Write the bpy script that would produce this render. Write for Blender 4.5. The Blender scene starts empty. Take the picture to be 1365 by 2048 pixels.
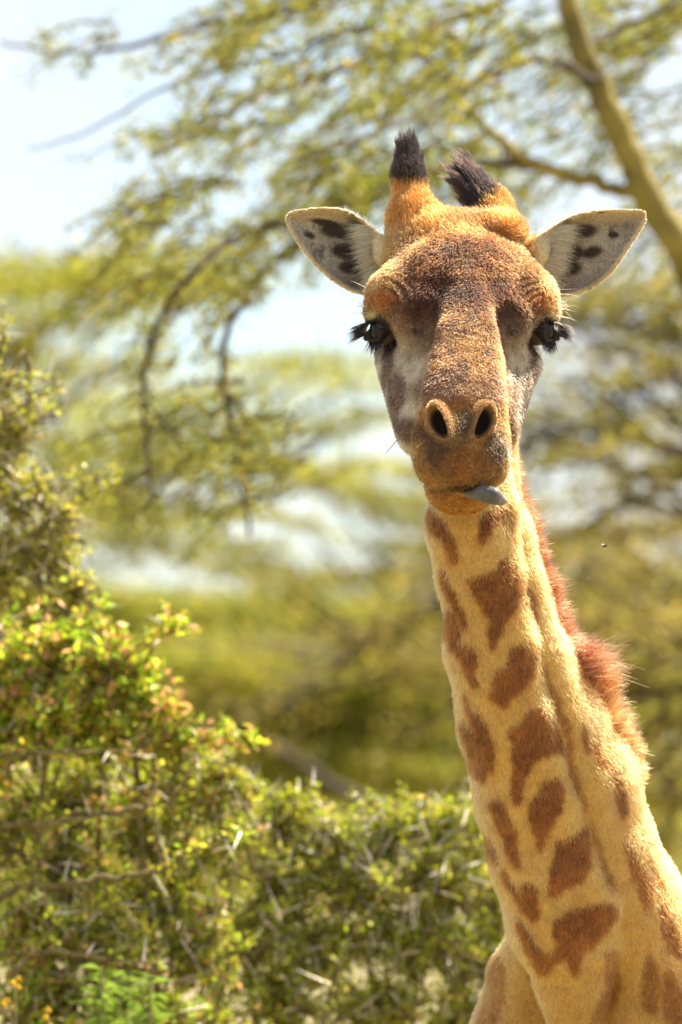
import bpy, math, random
import numpy as np
from mathutils import Vector, Matrix

random.seed(7)
rng = np.random.default_rng(11)
F = np.float32
sc = bpy.context.scene
COL = sc.collection

# ------------------------------------------------------------------ camera
CAM_D, CAM_Z, PITCH, FPX = 12.0, 2.35, math.radians(2.2), 14400.0
cam_d = bpy.data.cameras.new('camera')
cam = bpy.data.objects.new('camera', cam_d)
COL.objects.link(cam)
cam.location = (0, -CAM_D, CAM_Z)
cam.rotation_euler = (math.pi / 2 + PITCH, 0, 0)
cam_d.lens = FPX * 36.0 / 2048.0
cam_d.sensor_width = 36.0
cam_d.clip_end = 3000
cam_d.dof.use_dof = True
cam_d.dof.focus_distance = 11.92
cam_d.dof.aperture_fstop = 5.2
sc.camera = cam

# ------------------------------------------------------------------ sky and sun
SUN_AZ = math.radians(50)      # measured from +Y (behind the animal) towards +X
SUN_EL = math.radians(58)
world = bpy.data.worlds.new('World')
sc.world = world
world.use_nodes = True
nt = world.node_tree
nt.nodes.clear()
wo = nt.nodes.new('ShaderNodeOutputWorld')
bg = nt.nodes.new('ShaderNodeBackground')
sky = nt.nodes.new('ShaderNodeTexSky')
sky.sky_type = 'NISHITA'
sky.sun_disc = False
sky.sun_elevation = SUN_EL
sky.sun_rotation = SUN_AZ
sky.altitude = 1800
sky.dust_density = 1.5
tc = nt.nodes.new('ShaderNodeTexCoord')
mp = nt.nodes.new('ShaderNodeMapping')
mp.inputs['Scale'].default_value = (5, 5, 9)
mp.inputs['Location'].default_value = (0.35, 0, 0.2)
cn = nt.nodes.new('ShaderNodeTexNoise')
cn.inputs['Scale'].default_value = 1.6
cn.inputs['Detail'].default_value = 6
cr = nt.nodes.new('ShaderNodeValToRGB')
cr.color_ramp.elements[0].position = 0.30
cr.color_ramp.elements[1].position = 0.58
mx = nt.nodes.new('ShaderNodeMixRGB')
mx.inputs[2].default_value = (5.4, 5.6, 5.8, 1)
nt.links.new(tc.outputs['Generated'], mp.inputs['Vector'])
nt.links.new(mp.outputs['Vector'], cn.inputs['Vector'])
nt.links.new(cn.outputs['Fac'], cr.inputs['Fac'])
nt.links.new(cr.outputs['Color'], mx.inputs['Fac'])
nt.links.new(sky.outputs['Color'], mx.inputs[1])
nt.links.new(mx.outputs['Color'], bg.inputs['Color'])
bg.inputs['Strength'].default_value = 0.062
nt.links.new(bg.outputs['Background'], wo.inputs['Surface'])

sun_d = bpy.data.lights.new('sun', 'SUN')
sun_d.energy = 5.0
sun_d.angle = math.radians(0.53)
sun_d.color = (1.0, 0.91, 0.74)
sun = bpy.data.objects.new('sun', sun_d)
COL.objects.link(sun)
sdir = Vector((math.sin(SUN_AZ) * math.cos(SUN_EL), math.cos(SUN_AZ) * math.cos(SUN_EL), math.sin(SUN_EL)))
sun.rotation_euler = sdir.to_track_quat('Z', 'Y').to_euler()

vs = sc.view_settings
vs.view_transform = 'Standard'
vs.look = 'None'
vs.gamma = 1
vs.exposure = 1.62
sc.render.engine = 'CYCLES'
sc.cycles.use_denoising = True
sc.cycles.max_bounces = 8
sc.cycles.transparent_max_bounces = 8
sc.cycles.diffuse_bounces = 4
sc.cycles.sample_clamp_indirect = 6
sc.cycles_curves.shape = 'RIBBONS'

# ------------------------------------------------------------------ helpers
_cp, _sp = math.cos(PITCH), math.sin(PITCH)


def P(X, Y, y):
    """the place at depth y (metres behind the animal's eyes) seen at photo position X, Y"""
    dx, dz = (X - 682.5) / FPX, (1024 - Y) / FPX
    ry, rz = _cp - dz * _sp, _sp + dz * _cp
    t = (y + CAM_D) / ry
    return np.array((dx * t, y, CAM_Z + rz * t), F)


def ppm(y):
    return FPX / (CAM_D + y)


def tag(o, label=None, cat=None, group=None, kind=None):
    for k, v in (('label', label), ('category', cat), ('group', group), ('kind', kind)):
        if v:
            o[k] = v
    return o


def empty(name, loc=(0, 0, 0)):
    o = bpy.data.objects.new(name, None)
    o.empty_display_size = 0.1
    o.location = loc
    COL.objects.link(o)
    return o


def mesh_np(name, V, faces, mat, parent=None, smooth=False, col=None):
    """V (n,3); faces list of int arrays (each (m,k)); col (n,3) point colours"""
    me = bpy.data.meshes.new(name)
    V = np.asarray(V, F)
    if isinstance(faces, np.ndarray):
        faces = [faces]
    faces = [f for f in faces if len(f)]
    nl = sum(f.size for f in faces)
    nf = sum(len(f) for f in faces)
    me.vertices.add(len(V))
    me.vertices.foreach_set('co', V.ravel())
    me.loops.add(nl)
    me.loops.foreach_set('vertex_index', np.concatenate([f.ravel() for f in faces]).astype(np.int32))
    me.polygons.add(nf)
    tot = np.concatenate([np.full(len(f), f.shape[1], np.int32) for f in faces])
    me.polygons.foreach_set('loop_start', np.concatenate(([0], np.cumsum(tot)[:-1])).astype(np.int32))
    me.polygons.foreach_set('loop_total', tot)
    me.update(calc_edges=True)
    me.polygons.foreach_set('use_smooth', np.full(nf, smooth))
    if col is not None:
        at = me.attributes.new('col', 'FLOAT_COLOR', 'POINT')
        c4 = np.ones((len(V), 4), F)
        c4[:, :3] = col
        at.data.foreach_set('color', c4.ravel())
    me.materials.append(mat)
    o = bpy.data.objects.new(name, me)
    COL.objects.link(o)
    if parent is not None:
        o.parent = parent
        o.matrix_parent_inverse = parent_inv(parent)
    return o


def parent_inv(p):
    return Matrix.Translation(-p.location)


def hair_obj(name, pts, radius, col, mat, parent, top=None):
    """pts (n,k,3), radius (n,k), col (n,3)"""
    n, k, _ = pts.shape
    hc = bpy.data.hair_curves.new(name)
    hc.add_curves([k] * n)
    hc.position_data.foreach_set('vector', np.ascontiguousarray(pts, F).ravel())
    ra = hc.attributes.get('radius') or hc.attributes.new('radius', 'FLOAT', 'POINT')
    ra.data.foreach_set('value', np.ascontiguousarray(radius, F).ravel())
    ca = hc.attributes.new('col', 'FLOAT_COLOR', 'CURVE')
    c4 = np.ones((n, 4), F)
    c4[:, :3] = 0.62 * np.clip(col, 0, 1) ** 1.4      # strands scatter light on: darker than the coat as a whole
    ca.data.foreach_set('color', c4.ravel())
    hc.materials.append(mat)
    o = bpy.data.objects.new(name, hc)
    COL.objects.link(o)
    if parent is not None:
        o.parent = parent
        o.matrix_parent_inverse = Matrix() if top is not None else parent_inv(parent)
    return o


def unit(v):
    return v / np.maximum(np.linalg.norm(v, axis=-1, keepdims=True), 1e-9)


def _hash(ix, iy, iz, seed):
    h = (ix.astype(np.uint32) * np.uint32(374761393) + iy.astype(np.uint32) * np.uint32(668265263)
         + iz.astype(np.uint32) * np.uint32(2147483647) + np.uint32(seed * 1274126177 & 0xffffffff))
    h = (h ^ (h >> np.uint32(13))) * np.uint32(1274126177)
    h = h ^ (h >> np.uint32(16))
    return (h & np.uint32(0xffff)).astype(F) / F(65535)


def noise(p, scale, seed=0):
    q = p * scale + 1000.0
    i = np.floor(q).astype(np.int64)
    f = (q - i).astype(F)
    f = f * f * (3 - 2 * f)
    out = 0
    for dx in (0, 1):
        for dy in (0, 1):
            for dz in (0, 1):
                w = (f[:, 0] if dx else 1 - f[:, 0]) * (f[:, 1] if dy else 1 - f[:, 1]) * (f[:, 2] if dz else 1 - f[:, 2])
                out = out + w * _hash(i[:, 0] + dx, i[:, 1] + dy, i[:, 2] + dz, seed)
    return out * 2 - 1


def fbm(p, scale, seed=0, octv=3):
    out, a = 0, 1.0
    for o in range(octv):
        out = out + a * noise(p, scale * 2 ** o, seed + o)
        a *= 0.5
    return out / 1.75


# ------------------------------------------------------------------ materials
def new_mat(name):
    m = bpy.data.materials.new(name)
    m.use_nodes = True
    t = m.node_tree
    t.nodes.clear()
    out = t.nodes.new('ShaderNodeOutputMaterial')
    return m, t, out


def attr_col(t, vary=0.0, scale=40):
    a = t.nodes.new('ShaderNodeAttribute')
    a.attribute_name = 'col'
    if not vary:
        return a.outputs['Color']
    n = t.nodes.new('ShaderNodeTexNoise')
    n.inputs['Scale'].default_value = scale
    n.inputs['Detail'].default_value = 5
    tc = t.nodes.new('ShaderNodeTexCoord')
    t.links.new(tc.outputs['Object'], n.inputs['Vector'])
    mr = t.nodes.new('ShaderNodeMapRange')
    mr.inputs['To Min'].default_value = 1 - vary
    mr.inputs['To Max'].default_value = 1 + vary
    t.links.new(n.outputs['Fac'], mr.inputs['Value'])
    mul = t.nodes.new('ShaderNodeVectorMath')
    mul.operation = 'SCALE'
    t.links.new(a.outputs['Color'], mul.inputs[0])
    t.links.new(mr.outputs['Result'], mul.inputs['Scale'])
    return mul.outputs['Vector']


def mat_skin():
    m, t, out = new_mat('giraffe_coat')
    b = t.nodes.new('ShaderNodeBsdfPrincipled')
    t.links.new(attr_col(t, 0.25, 160), b.inputs['Base Color'])
    b.inputs['Roughness'].default_value = 0.8
    b.inputs['Specular IOR Level'].default_value = 0.2
    n = t.nodes.new('ShaderNodeTexNoise')
    n.inputs['Scale'].default_value = 260
    n.inputs['Detail'].default_value = 4
    tcd = t.nodes.new('ShaderNodeTexCoord')
    t.links.new(tcd.outputs['Object'], n.inputs['Vector'])
    bu = t.nodes.new('ShaderNodeBump')
    bu.inputs['Strength'].default_value = 0.35
    bu.inputs['Distance'].default_value = 0.002
    t.links.new(n.outputs['Fac'], bu.inputs['Height'])
    t.links.new(bu.outputs['Normal'], b.inputs['Normal'])
    t.links.new(b.outputs['BSDF'], out.inputs['Surface'])
    return m


def mat_hair(name, trans=0.35, gloss=0.06, rough=0.4):
    m, t, out = new_mat(name)
    c = attr_col(t)
    d = t.nodes.new('ShaderNodeBsdfDiffuse')
    tr = t.nodes.new('ShaderNodeBsdfTranslucent')
    g = t.nodes.new('ShaderNodeBsdfGlossy')
    g.inputs['Roughness'].default_value = rough
    g.inputs['Color'].default_value = (0.9, 0.85, 0.75, 1)
    t.links.new(c, d.inputs['Color'])
    t.links.new(c, tr.inputs['Color'])
    m1 = t.nodes.new('ShaderNodeMixShader')
    m1.inputs[0].default_value = trans
    t.links.new(d.outputs[0], m1.inputs[1])
    t.links.new(tr.outputs[0], m1.inputs[2])
    m2 = t.nodes.new('ShaderNodeMixShader')
    m2.inputs[0].default_value = gloss
    t.links.new(m1.outputs[0], m2.inputs[1])
    t.links.new(g.outputs[0], m2.inputs[2])
    t.links.new(m2.outputs[0], out.inputs['Surface'])
    return m


def mat_fibre(name, rough=0.45, radial=0.6, coat=0.0):
    m, t, out = new_mat(name)
    b = t.nodes.new('ShaderNodeBsdfHairPrincipled')
    b.model = 'CHIANG'
    b.parametrization = 'COLOR'
    t.links.new(attr_col(t), b.inputs['Color'])
    b.inputs['Roughness'].default_value = rough
    b.inputs['Radial Roughness'].default_value = radial
    b.inputs['Coat'].default_value = coat
    t.links.new(b.outputs[0], out.inputs['Surface'])
    return m


def mat_leaf(name, trans=0.45, gloss=0.05, rough=0.45):
    return mat_hair(name, trans, gloss, rough)


def mat_bark(name, c1, c2, scale=18, bump=0.6):
    m, t, out = new_mat(name)
    b = t.nodes.new('ShaderNodeBsdfPrincipled')
    b.inputs['Roughness'].default_value = 0.85
    tcd = t.nodes.new('ShaderNodeTexCoord')
    n = t.nodes.new('ShaderNodeTexNoise')
    n.inputs['Scale'].default_value = scale
    n.inputs['Detail'].default_value = 8
    n.inputs['Roughness'].default_value = 0.65
    r = t.nodes.new('ShaderNodeValToRGB')
    r.color_ramp.elements[0].position = 0.35
    r.color_ramp.elements[1].position = 0.65
    r.color_ramp.elements[0].color = (*c1, 1)
    r.color_ramp.elements[1].color = (*c2, 1)
    bu = t.nodes.new('ShaderNodeBump')
    bu.inputs['Strength'].default_value = bump
    bu.inputs['Distance'].default_value = 0.02
    t.links.new(tcd.outputs['Object'], n.inputs['Vector'])
    t.links.new(n.outputs['Fac'], r.inputs['Fac'])
    t.links.new(r.outputs['Color'], b.inputs['Base Color'])
    t.links.new(n.outputs['Fac'], bu.inputs['Height'])
    t.links.new(bu.outputs['Normal'], b.inputs['Normal'])
    t.links.new(b.outputs['BSDF'], out.inputs['Surface'])
    return m


def mat_wet(name, rough=0.12, vary=0.15, scale=200):
    m, t, out = new_mat(name)
    b = t.nodes.new('ShaderNodeBsdfPrincipled')
    t.links.new(attr_col(t, vary, scale), b.inputs['Base Color'])
    b.inputs['Roughness'].default_value = rough
    b.inputs['Specular IOR Level'].default_value = 0.25
    t.links.new(b.outputs['BSDF'], out.inputs['Surface'])
    return m


M_SKIN = mat_skin()
M_FUR = mat_fibre('fur_hair', 0.5, 0.7)
M_MANE = mat_fibre('mane_hair', 0.4, 0.6)
M_TUFT = mat_fibre('black_hair', 0.35, 0.5)
M_EYE = mat_wet('eye_surface', 0.04, 0.1)
M_TONGUE = mat_wet('tongue_skin', 0.38, 0.3, 120)
M_LEAF_FAR = mat_leaf('acacia_leaves', 0.55, 0.03, 0.5)
M_LEAF = mat_leaf('bush_leaves', 0.56, 0.04, 0.4)
M_BARK = mat_bark('fever_tree_bark', (0.10, 0.075, 0.02), (0.32, 0.25, 0.05), 9)
M_TWIG = mat_bark('dark_twigs', (0.03, 0.022, 0.015), (0.10, 0.07, 0.04), 25)
M_BRANCH = mat_bark('bush_branches', (0.07, 0.05, 0.02), (0.30, 0.24, 0.09), 40)
M_THORN = mat_leaf('thorn_wood', 0.35, 0.08, 0.35)
M_GROUND = mat_bark('dry_grass_ground', (0.10, 0.085, 0.035), (0.28, 0.22, 0.10), 1.5, 0.4)

# ------------------------------------------------------------------ ground
GN = 60
gx = np.linspace(-1, 1, GN)
gx = np.sign(gx) * np.abs(gx) ** 2.2 * 900
X_, Y_ = np.meshgrid(gx, gx + 40, indexing='ij')
Z_ = 0.06 * np.sin(X_ * 0.11) * np.cos(Y_ * 0.13)
gi = np.arange(GN * GN).reshape(GN, GN)
gq = np.stack([gi[:-1, :-1], gi[1:, :-1], gi[1:, 1:], gi[:-1, 1:]], -1).reshape(-1, 4)
tag(mesh_np('ground', np.stack([X_, Y_, Z_], -1).reshape(-1, 3), gq, M_GROUND, smooth=True), kind='structure')



# ================================================================== plants: shared builders
def bez(pts, n):
    """Catmull-Rom through pts, n samples"""
    pts = np.asarray(pts, float)
    m = len(pts) - 1
    ext = np.vstack([2 * pts[0] - pts[1], pts, 2 * pts[-1] - pts[-2]])
    u = np.linspace(0, m, n)
    i = np.minimum(u.astype(int), m - 1)
    t = (u - i)[:, None]
    p0, p1, p2, p3 = ext[i], ext[i + 1], ext[i + 2], ext[i + 3]
    return 0.5 * (2 * p1 + (p2 - p0) * t + (2 * p0 - 5 * p1 + 4 * p2 - p3) * t ** 2 + (3 * p1 - p0 - 3 * p2 + p3) * t ** 3)


class Acc:
    def __init__(s):
        s.v, s.f, s.c, s.n = [], {3: [], 4: []}, [], 0

    def add(s, V, Fc, col=None):
        s.v.append(np.asarray(V, F))
        Fc = np.asarray(Fc)
        s.f[Fc.shape[1]].append(Fc + s.n)
        if col is not None:
            s.c.append(np.asarray(col, F))
        s.n += len(V)

    def tube(s, path, rad, sides=6, knob=0.0):
        path = np.asarray(path, float)
        n = len(path)
        rad = np.broadcast_to(np.asarray(rad, float), (n,))
        t = np.gradient(path, axis=0)
        t = unit(t)
        ref = np.array((0.31, 0.87, 0.38))
        u = unit(np.cross(t, ref))
        w = np.cross(t, u)
        a = np.linspace(0, 2 * np.pi, sides, endpoint=False)
        rr = rad[:, None] * (1 + knob * rng.standard_normal((n, sides)))
        V = path[:, None] + rr[..., None] * (u[:, None] * np.cos(a)[None, :, None] + w[:, None] * np.sin(a)[None, :, None])
        idx = np.arange(n * sides).reshape(n, sides)
        q = np.stack([idx[:-1], np.roll(idx[:-1], -1, 1), np.roll(idx[1:], -1, 1), idx[1:]], -1).reshape(-1, 4)
        V = np.concatenate([V.reshape(-1, 3), path[:1] - t[:1] * rad[0] * 0.3, path[-1:] + t[-1:] * rad[-1]])
        tip = np.stack([idx[-1], np.roll(idx[-1], -1), np.full(sides, n * sides + 1)], 1)
        bot = np.stack([np.roll(idx[0], -1), idx[0], np.full(sides, n * sides)], 1)
        s.f[3].append(np.concatenate([tip, bot]) + s.n)
        s.add(V, q)

    def build(s, name, mat, parent=None, smooth=False):
        fs = [np.concatenate(x) for x in s.f.values() if x]
        col = np.concatenate(s.c) if s.c else None
        return mesh_np(name, np.concatenate(s.v), fs, mat, parent, smooth, col)


def leaves(acc, c, length, width, palette, updir=0.5, axis=None, fold=0.12):
    """one folded leaf (two triangles over a raised midrib, lens shaped) at every centre"""
    n = len(c)
    if n == 0:
        return
    nr = rng.standard_normal((n, 3)) + np.array((0, 0, updir * 2))
    nr = unit(nr)
    ax = rng.standard_normal((n, 3)) if axis is None else axis + 0.5 * rng.standard_normal((n, 3))
    ax = unit(ax - nr * (ax * nr).sum(1, keepdims=True))
    sd = np.cross(nr, ax)
    L = (length * rng.uniform(0.65, 1.35, n))[:, None]
    W = (width * rng.uniform(0.65, 1.35, n))[:, None]
    V = np.stack([c - ax * L * 0.5, c + sd * W * 0.5 + ax * L * 0.08 + nr * W * fold, c + ax * L * 0.5, c - sd * W * 0.5 + ax * L * 0.08 + nr * W * fold], 1).reshape(-1, 3)
    b = np.arange(n)[:, None] * 4
    T = np.concatenate([b + np.array([[0, 1, 2]]), b + np.array([[0, 2, 3]])])
    pal = np.asarray(palette, float)
    col = pal[rng.integers(0, len(pal), n)] * rng.uniform(0.7, 1.3, (n, 1))
    acc.add(V, T, np.repeat(col, 4, 0))


PAL_FEVER = [(0.25, 0.26, 0.03), (0.29, 0.29, 0.04), (0.20, 0.22, 0.03), (0.38, 0.29, 0.05), (0.17, 0.18, 0.03)]
PAL_GOLD = [(0.33, 0.34, 0.035), (0.28, 0.30, 0.035), (0.40, 0.34, 0.045), (0.24, 0.27, 0.03)]
PAL_OLIVE = [(0.26, 0.25, 0.035), (0.32, 0.29, 0.04), (0.20, 0.20, 0.03), (0.42, 0.32, 0.05)]
PAL_BROWN = [(0.28, 0.24, 0.045), (0.34, 0.27, 0.05), (0.20, 0.18, 0.035), (0.42, 0.32, 0.06)]


def branch(pts, r0, r1, acc, sides=7, n=None, jit=0.25):
    path = bez(pts, n or max(6, 5 * len(pts)))
    path = path + jit * r0 * rng.standard_normal(path.shape)
    acc.tube(path, np.linspace(r0, r1, len(path)), sides, 0.05)
    return path


def px(pts, y0=None):
    return np.array([P(*(q if len(q) == 3 else (*q, y0))) for q in pts], float)


# ------------------------------------------------------------------ near fever tree on the right
def near_tree():
    D = 8.0
    k = ppm(D)
    base = P(1640, 1500, D)
    root = empty('fever_tree', (base[0], D, 0))
    tag(root, 'near yellow-barked acacia whose slanting trunk crosses the upper right corner', 'tree', 'acacia trees behind the giraffe')
    tr = Acc()
    branch(np.vstack([(base[0] + 0.15, D, -0.1), px([(1600, 1500), (1500, 950), (1390, 560), (1300, 400), (1240, 270), (1165, 100), (1120, -60), (1060, -320)], D)]), 0.062, 0.024, tr, 12, 44, 0.05)
    tr.build('trunk', M_BARK, root, True)
    limbs = [
        ([(1290, 395, D), (1200, 370, D), (1080, 335, D - .1), (1010, 290, D - .2), (950, 235, D - .3), (900, 150, D - .4)], 17, 6),
        ([(1080, 335, D - .1), (990, 325, D - .2), (890, 335, D - .4), (760, 390, D - .6), (640, 430, D - .8), (560, 450, D - .9)], 9, 5),
        ([(1200, 170, D), (1100, 120, D - .2), (980, 150, D - .4), (860, 215, D - .7), (740, 270, D - 1), (600, 320, D - 1.2)], 11, 4),
        ([(1120, -60, D), (980, 10, D - .3), (820, 80, D - .5), (660, 150, D - .8), (520, 190, D - 1), (400, 270, D - 1.2), (310, 310, D - 1.3)], 12, 3),
        ([(1120, -60, D), (900, -70, D + .3), (700, -20, D + .4), (520, 30, D + .5), (380, 60, D + .5), (220, 100, D + .6), (110, 105, D + .6), (0, 85, D + .6)], 13, 3),
        ([(820, 80, D - .5), (700, 60, D - .2), (560, 110, D), (440, 140, D + .1), (330, 175, D + .1), (180, 260, D + .2), (60, 300, D + .2)], 7, 2),
        ([(640, 430, D - .8), (540, 455, D - 1), (450, 488, D - 1.1), (385, 545, D - 1.2), (330, 620, D - 1.2), (297, 710, D - 1.2), (285, 800, D - 1.2), (297, 900, D - 1.2), (300, 1010, D - 1.2)], 9, 4),
        ([(760, 390, D - .6), (640, 455, D - .5), (555, 515, D - .5), (490, 590, D - .5), (452, 680, D - .5), (447, 770, D - .5), (468, 860, D - .5), (485, 960, D - .5), (500, 1060, D - .5)], 10, 4),
        ([(447, 770, D - .5), (490, 830, D - .5), (540, 910, D - .5), (560, 1000, D - .5)], 5, 2),
        ([(285, 800, D - 1.2), (330, 850, D - 1.2), (370, 900, D - 1.2)], 4, 2),
        ([(1165, 100, D), (1230, 60, D + .2), (1320, 20, D + .3), (1420, -40, D + .4)], 10, 5),
        ([(1010, 290, D - .2), (1000, 380, D), (985, 470, D)], 4, 2),
        ([(950, 235, D - .3), (860, 120, D - .2), (800, 20, D), (760, -80, D)], 7, 3),
    ]
    tw, lf = Acc(), Acc()
    for pts, r0, r1 in limbs:
        a = Acc()
        path = branch(px(pts), r0 / k, r1 / k, a, 7)
        a.build('limb', M_TWIG if r0 < 16 else M_BARK, root, True)
    # feathery sprays hanging down to the left: (region x0, x1, y0, y1, how many)
    areas = [(480, 1365, -30, 120, 78), (420, 1000, 100, 330, 58), (640, 1365, 60, 330, 34), (1180, 1400, 0, 330, 26), (330, 560, 20, 300, 14), (240, 480, 380, 520, 26),
             (520, 820, 330, 470, 34), (180, 420, 60, 120, 6), (1240, 1400, 300, 520, 22), (300, 560, 490, 620, 20), (560, 1120, 300, 420, 34),
             (250, 330, 560, 800, 6), (430, 480, 640, 860, 6), (240, 420, 800, 960, 16), (440, 580, 830, 1020, 18)]
    for x0, x1, y0, y1, cnt in areas:
        for _ in range(cnt):
            X0 = random.uniform(x0, x1)
            y = D + (random.uniform(-1.4, 1.2) if X0 < 1060 else random.uniform(0.2, 1.4))
            p0 = P(X0 + 40, random.uniform(y0, y1) - 20, y).astype(float)
            ln = random.uniform(0.12, 0.34)
            dr = np.array((-0.85 + random.gauss(0, .25), random.gauss(0, .35), -0.42 + random.gauss(0, .25)))
            dr = unit(dr)
            p2 = p0 + dr * ln + np.array((0, 0, -0.04))
            p1 = (p0 + p2) / 2 + np.array((0, 0, 0.03))
            path = bez([p0, p1, p2], 7)
            tw.tube(path, np.linspace(0.0045, 0.0015, 7), 4)
            nl = random.randint(26, 60)
            t = rng.random(nl) * 6
            i = np.minimum(t.astype(int), 5)
            c = path[i] + (path[i + 1] - path[i]) * (t - i)[:, None] + rng.normal(0, 0.016, (nl, 3))
            leaves(lf, c, 0.030, 0.010, PAL_FEVER, 0.4)
            if random.random() < 0.5:
                nl = random.randint(20, 50)
                leaves(lf, path[random.randint(2, 6)] + rng.normal(0, 0.030, (nl, 3)), 0.028, 0.011, PAL_GOLD, 0.4)
    tag(tw.build('twigs', M_TWIG, root), kind='stuff')
    lf.build('crown', M_LEAF_FAR, root)


near_tree()


# ------------------------------------------------------------------ layered acacias further back
def layered_tree(label, y, base_x, pads, pal, lsize=0.06, dens=1.0, limbs=(), trunk_r=0.13, extra=None):
    k = ppm(y)
    b = P(base_x, 1500, y)
    root = empty('acacia_tree', (b[0], y, 0))
    tag(root, label, 'tree', 'acacia trees behind the giraffe')
    cx = np.mean([q[0] for q in pads])
    top = min(q[1] for q in pads)
    fork = P(base_x * 0.8 + cx * 0.2, 1000 if top < 900 else 1350, y).astype(float)
    a = Acc()
    branch([(b[0], y, -0.1), (b[0] + 0.1, y, fork[2] * 0.5), fork], trunk_r, trunk_r * 0.6, a, 10)
    a.build('trunk', M_BARK, root, True)
    tw, lf = Acc(), Acc()
    for q in pads:
        X, Y, rx, rz = q[:4]
        tilt = q[4] if len(q) > 4 else 0.0
        dn = q[5] if len(q) > 5 else 1.0
        yy = y + random.uniform(-0.08, 0.08) * y * 0.5
        c = P(X, Y, yy).astype(float)
        rx_, rz_ = rx / k, rz / k
        ry_ = max(rx_ * 0.8, 0.5)
        st = fork if random.random() < 0.7 else fork + np.array((0, 0, 0.3))
        mid = (st + c) / 2 + np.array((0, 0, -0.12 * abs(c[0] - st[0])))
        la = Acc()
        branch([st, mid, c + np.array((0, 0, -rz_ * 0.4))], trunk_r * 0.22, 0.012, la, 6, 12)
        la.build('limb', M_TWIG, root, True)
        ncl = int(max(10, 70 * rx_ * max(rz_, 0.15) / 0.2 * dn))
        e = rng.standard_normal((ncl, 3))
        e = unit(e) * rng.random((ncl, 1)) ** 0.45
        cl = c + e * np.array((rx_, ry_, rz_))
        cl[:, 2] += (cl[:, 0] - c[0]) * tilt
        for p in cl:
            sp = rng.uniform(0.08, 0.20)
            nl = int(rng.uniform(26, 60) * dens)
            d = rng.normal(0, 1, (nl, 3)) * np.array((sp * 1.7, sp * 1.3, sp * 0.24))
            d[:, 2] += d[:, 0] * tilt
            leaves(lf, p + d, lsize, lsize * 0.42, np.asarray(pal) * random.uniform(0.6, 1.4), 0.5)
            if random.random() < 0.4:
                tw.tube(bez([c + (p - c) * 0.2, (c + p) / 2 + rng.normal(0, .04, 3), p + rng.normal(0, .1, 3)], 5), np.linspace(0.010, 0.004, 5), 3)
    for pts, r0, r1 in limbs:
        a = Acc()
        path = branch(px(pts, y), r0 / k, r1 / k, a, 8)
        a.build('limb', M_TWIG, root, True)
        for p in path[1:]:
            for _ in range(3):
                e = p + rng.normal(0, 1, 3) * np.array((.3, .3, .12))
                tw.tube(bez([p, (p + e) / 2 + rng.normal(0, .03, 3), e], 5), np.linspace(0.012, 0.004, 5), 3)
                leaves(lf, e + rng.normal(0, 0.09, (int(30 * dens), 3)), lsize, lsize * 0.42, pal, 0.4)
    tag(tw.build('twigs', M_TWIG, root), kind='stuff')
    lf.build('crown', M_LEAF_FAR, root)


layered_tree('acacia with one dense flat golden-green layer at the left edge of the sky', 24, -420,
             [(20, 585, 150, 62), (-60, 560, 140, 60), (130, 600, 110, 50), (190, 545, 90, 34), (290, 560, 110, 26, .05, .8), (240, 515, 70, 24, .2, .7), (60, 650, 110, 22, 0, .6), (380, 590, 90, 16, .1, .5), (20, 700, 120, 18, 0, .5)], PAL_GOLD)
layered_tree('broad acacia with golden-green layers left of the giraffe\'s muzzle', 30, 60,
             [(110, 745, 190, 40), (60, 820, 180, 60), (260, 850, 160, 62), (130, 930, 200, 80), (350, 800, 90, 26, 0, .8), (340, 920, 130, 56), (520, 850, 50, 60, 0, .7), (480, 780, 70, 30, 0, .8),
              (640, 722, 120, 34), (700, 765, 70, 26, 0, .8), (540, 735, 80, 22, 0, .8), (450, 905, 100, 50), (590, 955, 90, 22, -.1, .8), (700, 930, 110, 12, 0, .5), (250, 1030, 190, 50), (330, 1100, 120, 30, 0, .9), (130, 1080, 160, 60), (650, 860, 60, 10, 0, .4), (730, 830, 60, 12, 0, .5)], PAL_GOLD, 0.06, 0.62)
layered_tree('low pale acacia with thin slanting layers beneath the giraffe\'s chin', 36, 980,
             [(720, 985, 90, 18, -.25), (790, 1030, 90, 22, -.2), (830, 1000, 80, 20, -.1), (640, 960, 80, 20, -.2), (850, 1090, 90, 26, 0), (820, 940, 70, 14), (720, 1150, 110, 26), (880, 1150, 110, 40), (600, 1160, 130, 26), (480, 1130, 90, 24), (400, 1020, 60, 20, 0, .6), (500, 1090, 70, 10, -.1, .4), (610, 1050, 60, 7, -.3, .4)], PAL_FEVER, 0.06, 0.8)
layered_tree('dark olive acacia with sparse slanting layers at the right edge', 19, 1700,
             [(1230, 590, 150, 40, .1, .9), (1330, 640, 110, 50, 0, .9), (1140, 625, 90, 30, .1, .8), (1260, 690, 140, 24, .2, .6), (1370, 560, 90, 50), (1180, 760, 90, 10, .25, .5), (1340, 730, 70, 18, .3, .5),
              (1260, 860, 140, 24, .32, .9), (1340, 830, 80, 32, .3), (1120, 905, 80, 24, .1, .9), (1200, 900, 90, 20, .2, .8), (1110, 830, 40, 16, 0, .6), (1360, 930, 60, 12, .2, .4), (1230, 975, 80, 8, .3, .3)], PAL_OLIVE, 0.045, 0.58,
             limbs=[([(1450, 690), (1350, 720), (1250, 790), (1150, 850), (1060, 890)], 9, 3), ([(1450, 560), (1340, 620), (1230, 650), (1120, 640)], 9, 3)])
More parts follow.
